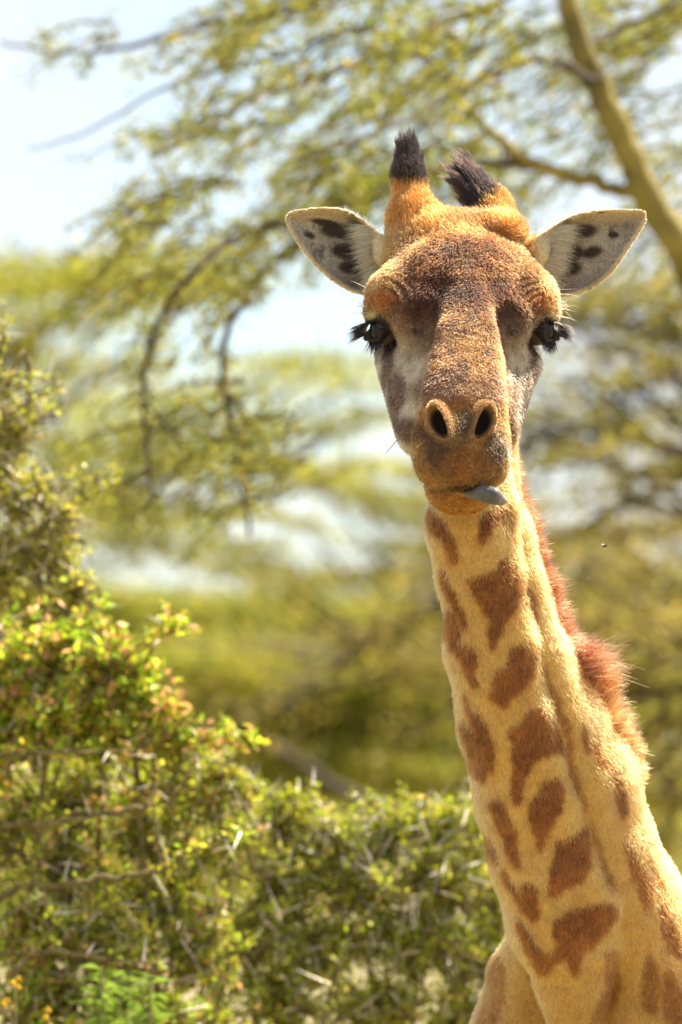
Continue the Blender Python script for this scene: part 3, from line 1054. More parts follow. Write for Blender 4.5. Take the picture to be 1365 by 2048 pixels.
def col_head(p):
    h = to_head(p)
    b, a, c = h[:, 0], h[:, 1], h[:, 2]
    X = 922 + 1200 * b
    Y = 470 - 1200 * (-0.623 * a + 0.783 * c)
    n1, n2, n3 = fbm(p, 45, 31), fbm(p, 16, 37), fbm(p, 110, 41)
    col = np.tile(TAN, (len(p), 1))
    col = mix(col, ORANGE, np.clip(0.35 + 0.9 * n2, 0, 1) * 0.8)
    # ossicone bases and crown: orange
    col = mix(col, np.array((0.50, 0.235, 0.06), F), 1 - sstep(Y, 430, 500))
    # sides of the brow: cream tan
    for cx in (775, 1078):
        col = mix(col, np.array((0.56, 0.38, 0.18), F), blob(X, Y, cx, 545, 62, 75, 0, 0.5, 0.15 * n2) * 0.9)
    # forehead mottling
    col = mix(col, np.array((0.22, 0.10, 0.04), F), blob(X, Y, 925, 575, 130, 85, 0, 0.6, 0.5 * n1 + 0.3 * n2) * 0.75)
    col = mix(col, BROWN, sstep(n1 + 0.6 * n3, 0.08, 0.45) * blob(X, Y, 925, 550, 165, 140, 0, 0.4) * 0.65)
    col = mix(col, np.array((0.52, 0.34, 0.17), F), sstep(-n1 - 0.6 * n3, 0.15, 0.5) * blob(X, Y, 925, 540, 165, 150, 0, 0.4) * 0.55)
    col = mix(col, np.array((0.12, 0.055, 0.03), F), blob(X, Y, 900, 622, 125, 52, 0, 0.6, 0.35 * n1) * 0.9)
    col = mix(col, np.array((0.13, 0.06, 0.03), F), blob(X, Y, 1010, 616, 75, 42, 20, 0.6, 0.35 * n1) * 0.85)
    col = mix(col, np.array((0.15, 0.075, 0.03), F), blob(X, Y, 935, 425, 45, 30, 0, 0.6, 0.4 * n1) * 0.8)
    fz = blob(X, Y, 925, 560, 165, 100, 0, 0.4)
    col = col * (1 - fz[:, None] * np.array((0.22, 0.33, 0.42), F))
    # pale lower face
    low = sstep(Y, 625, 700)
    side = sstep(np.abs(X - 930) - (40 + (Y - 640) * 0.20), 0, 28)
    face = mix(np.tile(GREY * 1.6, (len(p), 1)), np.array((0.66, 0.58, 0.44), F), np.clip(0.5 + n2, 0, 1))
    face = mix(face, np.array((0.22, 0.15, 0.095), F), sstep(n1 + 0.3 * n2, 0.10, 0.5) * 0.45)
    col = mix(col, face, low * side)
    # dim patches between eye and bridge
    for cx, s in ((835, -1), (1010, 1)):
        col = mix(col, np.array((0.16, 0.095, 0.055), F), blob(X, Y, cx, 665, 45, 50, 0, 0.6, 0.4 * n1) * 0.7)
        col = mix(col, DARK * 2.5, blob(X, Y, cx + 6 * s, 672, 9, 7, 0, 0.5) * 0.8)
    # bridge of the nose
    br = np.clip(1 - side, 0, 1) * sstep(Y, 600, 660) * (1 - sstep(Y, 790, 830))
    col = mix(col, np.array((0.34, 0.185, 0.075), F), br * 0.85)
    col = mix(col, np.array((0.15, 0.08, 0.045), F), br * sstep(n1 + 0.4 * n2, 0.02, 0.3) * 0.75)
    col = mix(col, np.array((0.50, 0.31, 0.14), F), br * sstep(-n1 - 0.4 * n2, 0.1, 0.4) * 0.6)
    # mauve skin over the nostrils
    col = mix(col, MAUVE, blob(X, Y, 868, 790, 48, 32, 0, 0.5, 0.3 * n1) * 0.85)
    col = mix(col, MAUVE, blob(X, Y, 980, 792, 40, 32, 0, 0.5, 0.3 * n1) * 0.75)
    # muzzle
    muz = sstep(Y, 800, 850) * sstep(a, 0.43, 0.48)
    mc = mix(np.tile(OCHRE, (len(p), 1)), np.array((0.19, 0.105, 0.045), F), np.clip(0.35 + 0.8 * n2, 0, 1))
    col = mix(col, mc, muz)
    col = mix(col, np.array((0.12, 0.085, 0.06), F), blob(X, Y, 872, 905, 34, 42, 0, 0.5, 0.3 * n1) * 0.8)
    col = mix(col, np.array((0.12, 0.085, 0.06), F), blob(X, Y, 983, 905, 24, 34, 0, 0.5, 0.3 * n1) * 0.8)
    col = mix(col, np.array((0.09, 0.06, 0.04), F), blob(X, Y, 923, 862, 17, 34, 0, 0.5, 0.3 * n1) * 0.75)
    col = mix(col, np.array((0.34, 0.18, 0.06), F), blob(X, Y, 925, 940, 48, 38, 0, 0.5, 0.2 * n1) * 0.6)
    # mouth line and chin
    col = mix(col, np.array((0.42, 0.23, 0.07), F), sstep(Y, 988, 1000) * sstep(a, 0.40, 0.46))
    col = mix(col, DARK * 2, blob(X, Y, 932, 986, 62, 6, 0, 0.5) * 0.85)
    # cheek stripes
    stripes = [(775, 745, 12, 48, 8), (795, 790, 15, 40, -4), (788, 830, 10, 40, -14), (815, 868, 30, 24, 35),
               (1062, 725, 8, 50, -4), (1045, 800, 9, 62, 8), (1022, 800, 9, 52, 6), (1030, 868, 16, 24, 0), (752, 700, 9, 30, 0)]
    for cx, cy, rx, ry, ro in stripes:
        col = mix(col, np.array((0.145, 0.075, 0.04), F), blob(X, Y, cx, cy, rx, ry, ro, 0.35, 0.25 * n1) * 0.8)
    # nostrils
    for s in (-1, 1):
        u, v, n = nostril_frame(s)
        q = p - NOSTR[s]
        l0, l1, l2 = q @ u, q @ v, q @ n
        l0 = l0 + s * 5.0 * (l1 - 0.01) ** 2
        r = np.sqrt((l0 / 0.0175) ** 2 + ((l1 + 0.002) / 0.032) ** 2)
        col = mix(col, np.array((0.36, 0.20, 0.075), F), (1 - sstep(r, 1.0, 1.3)) * (l2 > -0.03) * 0.5)
        col = mix(col, DARK * 0.8, 1 - sstep(r, 0.62, 0.86))
    # eyes: dark skin round them, pale upper lid, rust tuft over it
    for s in (-1, 1):
        q = p - EYE_C[s]
        r = np.sqrt((q * q).sum(1))
        ex = 922 + s * 163
        col = mix(col, np.array((0.40, 0.17, 0.05), F), blob(X, Y, ex - s * 2, 603, 30, 16, 0, 0.5, 0.2 * n1) * 0.9)
        col = mix(col, DARK, (1 - sstep(r + 0.005 * n1, 0.040, 0.056)) * (1 - sstep(q[:, 2], 0.028, 0.042)))
        col = mix(col, PALE, blob(X, Y, ex + s * 22, 636, 15, 8, s * 15, 0.5) * 0.85)
        # fine folds: crease shade painted into the coat along the wrinkle grooves
        hq = h - np.array((0.135 * s, 0.215, -0.035), F)
        rr = np.sqrt((hq * hq).sum(1))
        mk = np.exp(-((rr - 0.068) / 0.022) ** 2) * np.clip(-s * hq[:, 0] / 0.03, 0, 1) * np.clip((0.02 - hq[:, 1]) / 0.03, 0, 1)
        col = mix(col, np.array((0.13, 0.075, 0.045), F), np.clip(mk * np.clip(np.sin(rr * 2 * np.pi / 0.0115 + 5 * noise(h, 18, 3)), 0, 1), 0, 1) * 0.75)
    # ossicones: rust sides, dark tops
    lx = p[:, 0]
    tl = P(815, 372, 0.15)
    col = mix(col, DARK * 1.6, sstep(p[:, 2] - tl[2], -0.008, 0.010) * (X < 880) * (p[:, 1] > 0.05))
    tr = P(966, 412, 0.16)
    col = mix(col, DARK * 1.6, sstep((p[:, 2] - tr[2]) * 0.75 - (p[:, 0] - tr[0]) * 0.65, -0.012, 0.008) * (X > 890) * (Y < 430) * (p[:, 1] > 0.12))
    # ears
    for poly, s in ((EAR_L, -1), (EAR_R, 1)):
        sd = poly_sd(p[:, 0], p[:, 2], poly)
        onear = (sd < 0.012) & (p[:, 1] > 0.06) & (np.abs(b) > 0.10)
        e = sstep(np.abs(X - 922), 145, 165) * onear
        ear = mix(np.tile(np.array((0.40, 0.36, 0.28), F), (len(p), 1)), np.array((0.26, 0.22, 0.18), F), np.clip(0.4 + n2, 0, 1))
        ear = mix(ear, np.array((0.09, 0.07, 0.06), F), sstep(n3 + 0.5 * n1, 0.35, 0.6) * 0.75)
        ear = mix(ear, np.array((0.19, 0.16, 0.14), F), sstep(Y - (525 - 0.0 * X), 0, 60) * 0.6)
        ear = mix(ear, PALE * 1.15, 1 - sstep(-sd, 0.003, 0.010))
        ear = mix(ear, np.array((0.55, 0.42, 0.24), F), (1 - sstep(Y, 425, 455)) * 0.6)
        if s < 0:
            bl = [(680, 462, 34, 12, 8), (648, 445, 26, 5, 10), (692, 502, 28, 13, 6), (700, 535, 22, 11, 0), (716, 480, 16, 34, -20), (730, 530, 22, 36, -20), (615, 470, 10, 5, 30)]
        else:
            bl = [(1165, 462, 28, 11, -6), (1148, 505, 20, 13, -20), (1188, 505, 16, 9, -15), (1138, 537, 22, 12, -5), (1232, 470, 9, 6, 0), (1122, 500, 12, 42, 15), (1112, 555, 14, 12, 0)]
        for cx, cy, rx, ry, ro in bl:
            ear = mix(ear, DARK * 1.5, blob(X, Y, cx, cy, rx * 1.25, ry * 1.35, ro, 0.3, 0.2 * n1) * 0.95)
        # fringe zone and stalk: cream
        fx = 742 if s < 0 else 1100
        ear = mix(ear, np.array((0.60, 0.50, 0.32), F), (sstep(-s * (X - fx), -8, 8) if True else 0) * (1 - sstep(Y, 545, 570)))
        back = sd_front_back(p, poly, s)
        ear = mix(ear, np.array((0.58, 0.47, 0.29), F), back)
        col = mix(col, ear, e)
    return col * (1 + 0.15 * n3)[:, None]


def sd_front_back(p, poly, s):
    return sstep(p[:, 1] - EAR_Y, 0.03, 0.045) * 1.0


def coat(p):
    p = np.asarray(p, F)
    out = np.empty((len(p), 3), F)
    for ix in np.array_split(np.arange(len(p)), max(1, len(p) // 120000)):
        q = p[ix]
        cn_ = col_neck(q)
        m = q[:, 2] > ZC - 0.12
        if m.any():
            dh, dn = sd_head(q[m]), sd_neck(q[m])
            w = sstep(dn - dh, -0.012, 0.012)
            cn_[m] = mix(cn_[m], col_head(q[m]), w)
        out[ix] = cn_
    return np.clip(out, 0.004, 0.85)


# ------------------------------------------------------------------ body mesh
giraffe = empty('giraffe', (0.62, 1.2, 0))
tag(giraffe, 'brown-patched giraffe facing the viewer with its grey tongue sticking out', 'giraffe')
BV, BQ = surface_nets(sd_all, (-0.16, -0.46, ZC - 0.90), (0.80, 1.02, ZC + 0.66), 0.0040)
for _ in range(2):
    for ix in np.array_split(np.arange(len(BV)), max(1, len(BV) // 100000)):
        q = BV[ix]
        dv = sd_all(q)
        g = sd_grad(sd_all, q)
        g2 = np.maximum((g * g).sum(1), 0.15)
        BV[ix] = q - (np.clip(dv, -0.004, 0.004) / g2)[:, None] * g
# trim the open rim at the box bottom is below the picture; the trunk takes over there


def sd_trunk(p):
    ax = unit(np.array((0.78, 0.62, 0.0), F))
    sx = np.array((0.62, -0.78, 0.0), F)
    o = np.array((0.50, 0.85, 0), F)

    def B(f, s, z):
        v = o + ax * f + sx * s
        return np.array((v[0], v[1], z), F)
    d = rcone(p, B(-0.02, 0, 1.72), 0.24, B(0.35, 0, 1.62), 0.36)
    d = smin(d, rcone(p, B(0.35, 0, 1.62), 0.36, B(1.15, 0, 1.52), 0.33), F(0.1))
    d = smin(d, rcone(p, B(0.1, 0, 2.0), 0.16, B(0.5, 0, 1.85), 0.16), F(0.1))
    for f, r0 in ((0.12, 0.12), (1.22, 0.13)):
        for s in (-0.17, 0.17):
            kx = 0.03 if f < 1 else -0.10
            d = smin(d, rcone(p, B(f, s, 1.40), r0, B(f + 0.02, s * 0.9, 0.92), 0.075), F(0.06))
            d = smin(d, rcone(p, B(f + 0.02, s * 0.9, 0.92), 0.068, B(f - kx * 0.5, s * 0.85, 0.72), 0.052), F(0.03))
            d = smin(d, rcone(p, B(f - kx * 0.5, s * 0.85, 0.72), 0.052, B(f, s * 0.85, 0.14), 0.040), F(0.03))
            d = smin(d, rcone(p, B(f, s * 0.85, 0.10), 0.055, B(f - 0.04, s * 0.85, 0.055), 0.065), F(0.03))
    d = smin(d, rcone(p, B(1.45, 0, 1.62), 0.035, B(1.58, 0, 0.95), 0.015), F(0.03))
    return d


TV, TQ = surface_nets(sd_trunk, (-0.3, 0.2, -0.02), (2.3, 2.6, 2.3), 0.02, 4)


def col_trunk(p):
    q = p * 1.0
    cell = noise(q, 7, 61) + 0.5 * noise(q, 15, 62)
    return np.clip(mix(np.tile(np.array((0.58, 0.40, 0.18), F), (len(p), 1)), SPOT, sstep(np.abs(cell), 0.10, 0.18)), 0, 1)


GV = np.concatenate([BV, TV])
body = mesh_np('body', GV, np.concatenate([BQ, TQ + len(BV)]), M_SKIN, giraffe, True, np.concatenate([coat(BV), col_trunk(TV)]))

# ------------------------------------------------------------------ fur
tri = np.concatenate([BQ[:, [0, 1, 2]], BQ[:, [0, 2, 3]]])
A_, B_, C_ = BV[tri[:, 0]], BV[tri[:, 1]], BV[tri[:, 2]]
nrm = np.cross(B_ - A_, C_ - A_)
area = np.linalg.norm(nrm, axis=1) * 0.5
fn = unit(nrm)
cen = (A_ + B_ + C_) / 3
view = unit(np.array((0, -CAM_D, CAM_Z), F) - cen)
keep = ((fn * view).sum(1) > -0.45) & (cen[:, 2] > ZC - 0.89)
hd = to_head(cen)
inhead = (cen[:, 2] > ZC - 0.02) & (hd[:, 1] < 0.64)
wgt = area * keep * np.where(inhead, 1.7, 1.0)
NH = 330000
pick = rng.choice(len(tri), NH, p=wgt / wgt.sum())
u_, v_ = rng.random(NH, dtype=F), rng.random(NH, dtype=F)
fl = u_ + v_ > 1
u_[fl], v_[fl] = 1 - u_[fl], 1 - v_[fl]
root = A_[pick] + (B_[pick] - A_[pick]) * u_[:, None] + (C_[pick] - A_[pick]) * v_[:, None]
rn = np.concatenate([unit(sd_grad(sd_all, x)) for x in np.array_split(root, 6)])
hl = to_head(root)
dn_, dh_ = sd_chunks(sd_neck, root), sd_chunks(sd_head, root)
ish = sstep(dn_ - dh_, -0.01, 0.01)
# flow: down the neck, towards the muzzle on the face, outwards on brows
flow = np.tile(np.array((0.12, 0.1, -1.0), F), (NH, 1))
fh = np.tile(HA * 0.8, (NH, 1)) + np.stack([hl[:, 0] * 5, np.zeros(NH), np.zeros(NH)], 1)
up_m = sstep(-hl[:, 1], -0.14, -0.02)
fh = mix(fh, np.array((0, 0.3, 1.0), F), up_m)
flow = mix(flow, fh.astype(F), ish)
flow = flow + 0.35 * np.stack([noise(root, 25, 71), noise(root, 25, 72), noise(root, 25, 73)], 1) + 0.35 * rng.standard_normal((NH, 3)).astype(F)
flow = flow - rn * (flow * rn).sum(1, keepdims=True)
flow = unit(flow)
Xh = 922 + 1200 * hl[:, 0]
Yh = 470 - 1200 * (-0.623 * hl[:, 1] + 0.783 * hl[:, 2])
leng = np.where(ish > 0.5, 0.0095, 0.0135).astype(F)
leng = np.where((ish > 0.5) & (hl[:, 1] > 0.47), 0.0072, leng)
leng = np.where((ish > 0.5) & (Yh < 560) & (np.abs(Xh - 922) < 150), 0.0125, leng)
on_ear = (ish > 0.5) & (np.abs(hl[:, 0]) > 0.125) & (root[:, 1] > 0.085) & (Yh < 600)
leng = np.where(on_ear, 0.0035, leng)
for s in (-1, 1):
    q = root - NOSTR[s]
    u, v, n = nostril_frame(s)
    l0, l1 = q @ u + s * 5.0 * (q @ v - 0.01) ** 2, q @ v
    r = np.sqrt((l0 / 0.0175) ** 2 + ((l1 + 0.002) / 0.032) ** 2)
    leng = np.where((r < 0.85) & (np.abs(q @ n) < 0.05), 0.0, leng)
    leng = np.where((r < 1.5) & (np.abs(q @ n) < 0.05), leng * 0.6, leng)
    re = np.linalg.norm(root - EYE_C[s], axis=1)
    leng = np.where(re < 0.034, 0.0, np.where(re < 0.045, leng * 0.6, leng))
for s in (-1, 1):
    hq = hl - np.array((0.135 * s, 0.215, -0.035), F)
    rr_ = np.sqrt((hq * hq).sum(1))
    mk = np.exp(-((rr_ - 0.068) / 0.022) ** 2) * np.clip(-s * hq[:, 0] / 0.03, 0, 1) * np.clip((0.02 - hq[:, 1]) / 0.03, 0, 1)
    leng = leng * (1 - 0.65 * mk * ish)
leng = leng * rng.uniform(0.55, 1.25, NH).astype(F)
ok = leng > 0.0005
lift = rng.uniform(0.22, 0.75, NH).astype(F)
lift = np.where((ish > 0.5) & (hl[:, 1] > 0.45), lift + 0.25, lift)
d1 = unit(rn * (lift + 0.25)[:, None] + flow * 0.9)
d2 = unit(rn * (lift * 0.75)[:, None] + flow + 0.18 * rng.standard_normal((NH, 3)).astype(F))
pts = np.stack([root - rn * 0.0006, root + d1 * (leng * 0.5)[:, None], root + d1 * (leng * 0.5)[:, None] + d2 * (leng * 0.5)[:, None]], 1)
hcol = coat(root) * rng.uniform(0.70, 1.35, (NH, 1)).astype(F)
hcol *= (1 + np.where(ish > 0.5, 0.25, 0.18) * noise(root, 190, 77) + np.where(ish > 0.5, 0.25, 0.1) * noise(root, 70, 78))[:, None]
w0 = np.where(on_ear, 0.00022, np.where(ish > 0.5, 0.00042, 0.00036))
rad = np.stack([w0, w0 * 0.85, w0 * 0.2], 1)
hair_obj('fur', pts[ok], rad[ok], np.clip(hcol, 0, 0.9)[ok], M_FUR, giraffe)


# ------------------------------------------------------------------ combed hair: mane, tufts, lashes, fringes
def strands(root, dirs, length, bend, jitter, k=5, r0=0.0005):
    """root (n,3), dirs (n,3), length (n,), bend (n,3) added towards the tip"""
    n = len(root)
    d = unit(dirs + jitter * rng.standard_normal((n, 3)))
    b = bend + jitter * 0.6 * rng.standard_normal((n, 3))
    P_ = np.zeros((n, k, 3), F)
    for i in range(k):
        t = i / (k - 1)
        P_[:, i] = root + (d * t + b * t * t) * length[:, None]
    R_ = np.tile((r0 * (1 - 0.85 * np.linspace(0, 1, k) ** 1.5))[None], (n, 1)).astype(F)
    return P_, R_


def snap(p, it=3):
    p = np.asarray(p, F).copy()
    for _ in range(it):
        g = sd_grad(sd_all, p)
        p -= (sd_all(p) / np.maximum((g * g).sum(1), 0.2))[:, None] * g
    return p


def clump(pts, cell, amt):
    """gather strands whose roots share a cell towards one of their tips"""
    key = np.floor(pts[:, 0] / cell + 0.35 * rng.standard_normal((len(pts), 3))).astype(np.int64)
    h = (key[:, 0] * 73856093) ^ (key[:, 1] * 19349663) ^ (key[:, 2] * 83492791)
    _, first, inv = np.unique(h, return_index=True, return_inverse=True)
    lead = pts[first][inv]
    w = (np.linspace(0, 1, pts.shape[1]) ** 1.3 * amt)[None, :, None]
    return (pts * (1 - w) + lead * w).astype(F)


# mane
MP = np.array([(1014, 900, 0.16), (1028, 980, 0.18), (1050, 1060, 0.205), (1072, 1140, 0.23), (1094, 1210, 0.25), (1122, 1290, 0.285), (1146, 1340, 0.31), (1178, 1400, 0.34), (1212, 1460, 0.37), (1244, 1520, 0.40), (1266, 1575, 0.43)])
NM = 13000
tt = rng.random(NM) ** 0.95 * (len(MP) - 1)
ii = np.minimum(tt.astype(int), len(MP) - 2)
fr = (tt - ii)[:, None]
mp_ = MP[ii] * (1 - fr) + MP[ii + 1] * fr
mr_ = np.array([P(*q) for q in mp_])
mr_ += np.stack([rng.normal(0.0, 0.005, NM), rng.normal(0, 0.016, NM), rng.normal(0, 0.004, NM)], 1)
mr_ = snap(mr_) - np.array((0.004, 0, 0), F)
tn = tt / (len(MP) - 1)
md = np.tile(np.array((0.80, 0.25, 0.45)), (NM, 1))
md = np.where(((tn > 0.64) & (tn < 0.76))[:, None], np.array((0.42, 0.15, 0.85)), md)
md = np.where(((tn > 0.55) & (tn < 0.64))[:, None], np.array((0.92, 0.15, 0.22)), md)
md[:, 2] += 0.25 * np.sin(tn * 70 + 1.5 * noise(mr_, 30, 4)) + 0.1 * np.sin(tn * 23)
ml = np.interp(tn, [0, 0.08, 0.3, 0.5, 0.545, 0.575, 0.62, 0.65, 0.69, 0.73, 0.80, 0.9, 1.0], [0.012, 0.022, 0.030, 0.034, 0.028, 0.074, 0.066, 0.030, 0.066, 0.060, 0.034, 0.028, 0.016])
ml = ml * rng.uniform(0.6, 1.12, NM)
stray = rng.random(NM) < 0.07
ml = np.where(stray, ml * 1.5, ml)
mb = np.tile(np.array((0.15, 0.05, 0.12)), (NM, 1))
mpts, mrad = strands(mr_, md, ml, mb, 0.26, 5, 0.00045)
mpts = clump(mpts, 0.010, 0.55)
mc = mix(np.tile(np.array((0.40, 0.155, 0.075), F), (NM, 1)), np.array((0.62, 0.29, 0.10), F), sstep(tn, 0.55, 0.9).astype(F))
mc *= rng.uniform(0.5, 1.6, (NM, 1))
dk = rng.random(NM) < 0.2
mc[dk] = np.array((0.10, 0.05, 0.035))
hair_obj('mane', mpts, mrad, np.clip(mc, 0, 0.8), M_MANE, giraffe)


# black tufts on the ossicones
def tuft(line, radii, n, lean, length, name):
    L = np.array([P(*q) for q in line])
    t = rng.random(n) * (len(L) - 1)
    i = np.minimum(t.astype(int), len(L) - 2)
    f = (t - i)[:, None]
    c = L[i] * (1 - f) + L[i + 1] * f
    rr = np.interp(t, np.arange(len(L)), radii) / 1200
    ax = unit(L[-1] - L[0])
    rv = rng.standard_normal((n, 3))
    rv = unit(rv - ax * (rv @ ax)[:, None])
    rt = c + rv * (rr * np.sqrt(rng.random(n)) ** 0.3)[:, None]
    dr = ax + rv * 0.20 + np.asarray(lean)
    ln = length * rng.uniform(0.4, 1.5, n) * np.where(rng.random(n) < 0.06, 1.5, 1)
    p_, r_ = strands(rt, dr, ln, np.tile(np.asarray(lean) * 0.6, (n, 1)), 0.12, 5, 0.0005)
    p_ = clump(p_, 0.012, 0.62)
    cl = np.array((0.016, 0.010, 0.010)) * rng.uniform(0.5, 2.2, (n, 1))
    br = rng.random(n) < 0.10
    cl[br] = np.array((0.10, 0.05, 0.03))
    hair_obj(name, p_, r_, cl, M_TUFT, giraffe)


tuft([(820, 368, 0.142), (817, 330, 0.150), (814, 298, 0.156)], [24, 22, 14], 4200, (0.02, 0.1, 0.05), 0.025, 'ossicone_tuft')
tuft([(974, 424, 0.135), (958, 388, 0.155), (942, 358, 0.174)], [26, 26, 21], 4800, (-0.36, 0.0, 0.25), 0.034, 'ossicone_tuft')

# lashes
for s in (-1, 1):
    n_ = EYE_N[s]
    up = np.array((0, 0, 1), F)
    vv = unit(up - n_ * (up @ n_))
    uu = np.cross(vv, n_)
    out = 1.0 if uu[0] * s > 0 else -1.0
    NL = 300
    ang = rng.uniform(-0.5, 1.9, NL)
    rt = EYE_C[s] + uu * out * (0.023 * np.cos(ang))[:, None] + vv * (0.0150 * np.sin(ang))[:, None] + n_ * 0.021
    dr = np.array((1.0 * s, -0.15, -0.12)) + 0.22 * (uu * out * np.cos(ang)[:, None] + vv * np.sin(ang)[:, None])
    ln = rng.uniform(0.012, 0.030, NL) * np.where(ang < 1.0, 1.05, 0.5)
    a1, r1 = strands(rt, dr, ln, np.tile(np.array((0.1 * s, 0, -0.35)), (NL, 1)), 0.10, 5, 0.00055)
    NB = 160
    ang = rng.uniform(-2.5, -0.6, NB)
    rt = EYE_C[s] + uu * out * (0.022 * np.cos(ang))[:, None] + vv * (0.018 * np.sin(ang))[:, None] + n_ * 0.017
    a2, r2 = strands(rt, np.tile(np.array((0.25 * s, -0.25, -1.0)), (NB, 1)), rng.uniform(0.012, 0.026, NB), np.tile(np.array((0.0, 0, -0.1)), (NB, 1)), 0.12, 5, 0.0005)
    pp = np.concatenate([a1, a2])
    lash_n = len(pp)
    # eyeball
    me_v, me_f = [], []
    nu, nv = 32, 20
    for i in range(nv + 1):
        th = math.pi * i / nv
        for j in range(nu):
            ph = 2 * math.pi * j / nu
            l = (math.sin(th) * math.cos(ph), math.sin(th) * math.sin(ph), math.cos(th))
            me_v.append(EYE_C[s] + EYE_R * (uu * l[0] + vv * l[1] + n_ * l[2] * 1.06))
    for i in range(nv):
        for j in range(nu):
            me_f.append((i * nu + j, i * nu + (j + 1) % nu, (i + 1) * nu + (j + 1) % nu, (i + 1) * nu + j))
    ev = np.array(me_v)
    w = ((ev - EYE_C[s]) @ n_) / EYE_R
    ec = np.tile(np.array((0.045, 0.028, 0.018)), (len(ev), 1))
    ec[w > 0.88] = (0.008, 0.008, 0.010)
    ec[w < 0.55] = (0.10, 0.075, 0.06)
    eye_o = mesh_np('eye', ev, np.array(me_f), M_EYE, giraffe, True, ec)
    hair_obj('eyelashes', pp, np.concatenate([r1, r2]), np.tile(np.array((0.018, 0.014, 0.014)), (len(pp), 1)) * rng.uniform(0.6, 2.5, (len(pp), 1)), M_TUFT, eye_o, giraffe)
    # pale fringe inside the ear
    NF = 1500
    t = rng.random(NF)
    if s < 0:
        x0, y0, x1, y1 = 742, 452, 772, 556
    else:
        x0, y0, x1, y1 = 1112, 452, 1078, 556
    rt = np.array([P(x0 + (x1 - x0) * q + rng.normal(0, 5), y0 + (y1 - y0) * q, 0.118) for q in t])
    dr = np.array((1.0 * s, -0.2, -0.12)) + np.array((0, 0, -0.7)) * (t[:, None] - 0.35)
    a, r = strands(rt, dr, rng.uniform(0.022, 0.044, NF), np.tile(np.array((0.1 * s, 0.15, -0.1)), (NF, 1)), 0.12, 5, 0.0004)
    # stray hair along the upper edge
    NE = 420
    t = rng.random(NE)
    ex0, ey0, ex1, ey1 = (690, 428, 778, 492) if s < 0 else (1150, 436, 1064, 490)
    rt = np.array([P(ex0 + (ex1 - ex0) * q, ey0 + (ey1 - ey0) * q - 6 * math.sin(q * 3.1), 0.135) for q in t])
    a2, r2 = strands(rt, np.tile(np.array((0.2 * s, 0, 1.0)), (NE, 1)), rng.uniform(0.006, 0.018, NE), np.zeros((NE, 3)), 0.3, 5, 0.0003)
    cc = np.concatenate([np.tile(np.array((0.85, 0.74, 0.52)), (NF, 1)), np.tile(np.array((0.85, 0.8, 0.7)), (NE, 1))])
    hair_obj('ear_fringe', np.concatenate([a, a2]), np.concatenate([r, r2]), cc * rng.uniform(0.7, 1.2, (NF + NE, 1)), M_FUR, giraffe)

# whiskers round the brows, cheeks and lips
NW = 150
wr = []
for _ in range(NW):
    k = random.random()
    if k < 0.35:
        s = random.choice((-1, 1))
        wr.append((H(0.150 * s, random.uniform(0.16, 0.2), random.uniform(-0.03, 0.01)), (1.0 * s, -0.3, random.uniform(-0.3, 0.5)), random.uniform(0.02, 0.045)))
    else:
        an = random.uniform(0, 6.28)
        wr.append((H(0.075 * math.cos(an), 0.55, -0.06 + 0.06 * math.sin(an)), (math.cos(an), -0.5, -0.6 + 0.4 * math.sin(an)), random.uniform(0.008, 0.022)))
wroot = snap(np.array([w[0] for w in wr]))
wp, wrad = strands(wroot, unit(np.array([w[1] for w in wr])), np.array([w[2] for w in wr]), np.tile(np.array((0, 0, -0.15)), (NW, 1)), 0.15, 5, 0.00028)
hair_obj('whiskers', wp, wrad, np.tile(np.array((0.55, 0.45, 0.30)), (NW, 1)), M_FUR, giraffe)


# tongue: flattened, tapering, curled out of the corner of the mouth
def sd_tongue(p):
    run = [(938, 986, -0.285, 10), (968, 987, -0.305, 14.5), (988, 992, -0.312, 14), (1005, 1002, -0.312, 9)]
    d = chain(p, run, 0.012)
    return d


tv, tq = surface_nets(sd_tongue, P(870, 1040, -0.42) - 0.01, P(1040, 950, -0.2) + 0.03, 0.0025, 4)
tcol = np.tile(np.array((0.10, 0.098, 0.095)), (len(tv), 1))
tcol = mix(tcol.astype(F), np.array((0.30, 0.24, 0.23), F), sstep(tv[:, 0], P(985, 0, -0.3)[0], P(1012, 0, -0.3)[0]) * 0.8)
mesh_np('tongue', tv, tq, M_TONGUE, giraffe, True, tcol * (1 + 0.3 * fbm(tv, 150, 5))[:, None])
# ================================================================== thorn bushes
PAL_THORN = [(0.30, 0.36, 0.025), (0.38, 0.42, 0.03), (0.22, 0.28, 0.02), (0.48, 0.46, 0.04), (0.34, 0.40, 0.03), (0.46, 0.36, 0.07)]
PAL_THORN = [tuple(1.18 * v for v in q) for q in PAL_THORN]
PAL_BRIGHT = [(0.30, 0.42, 0.025), (0.38, 0.48, 0.03), (0.22, 0.34, 0.02), (0.50, 0.50, 0.04), (0.48, 0.40, 0.05), (0.56, 0.30, 0.12)]
PAL_BRIGHT = [tuple(1.18 * v for v in q) for q in PAL_BRIGHT]
PAL_DRY = [(0.32, 0.33, 0.03), (0.40, 0.38, 0.04), (0.25, 0.26, 0.025), (0.44, 0.33, 0.10), (0.36, 0.38, 0.04)]
PAL_DRY = [tuple(1.18 * v for v in q) for q in PAL_DRY]

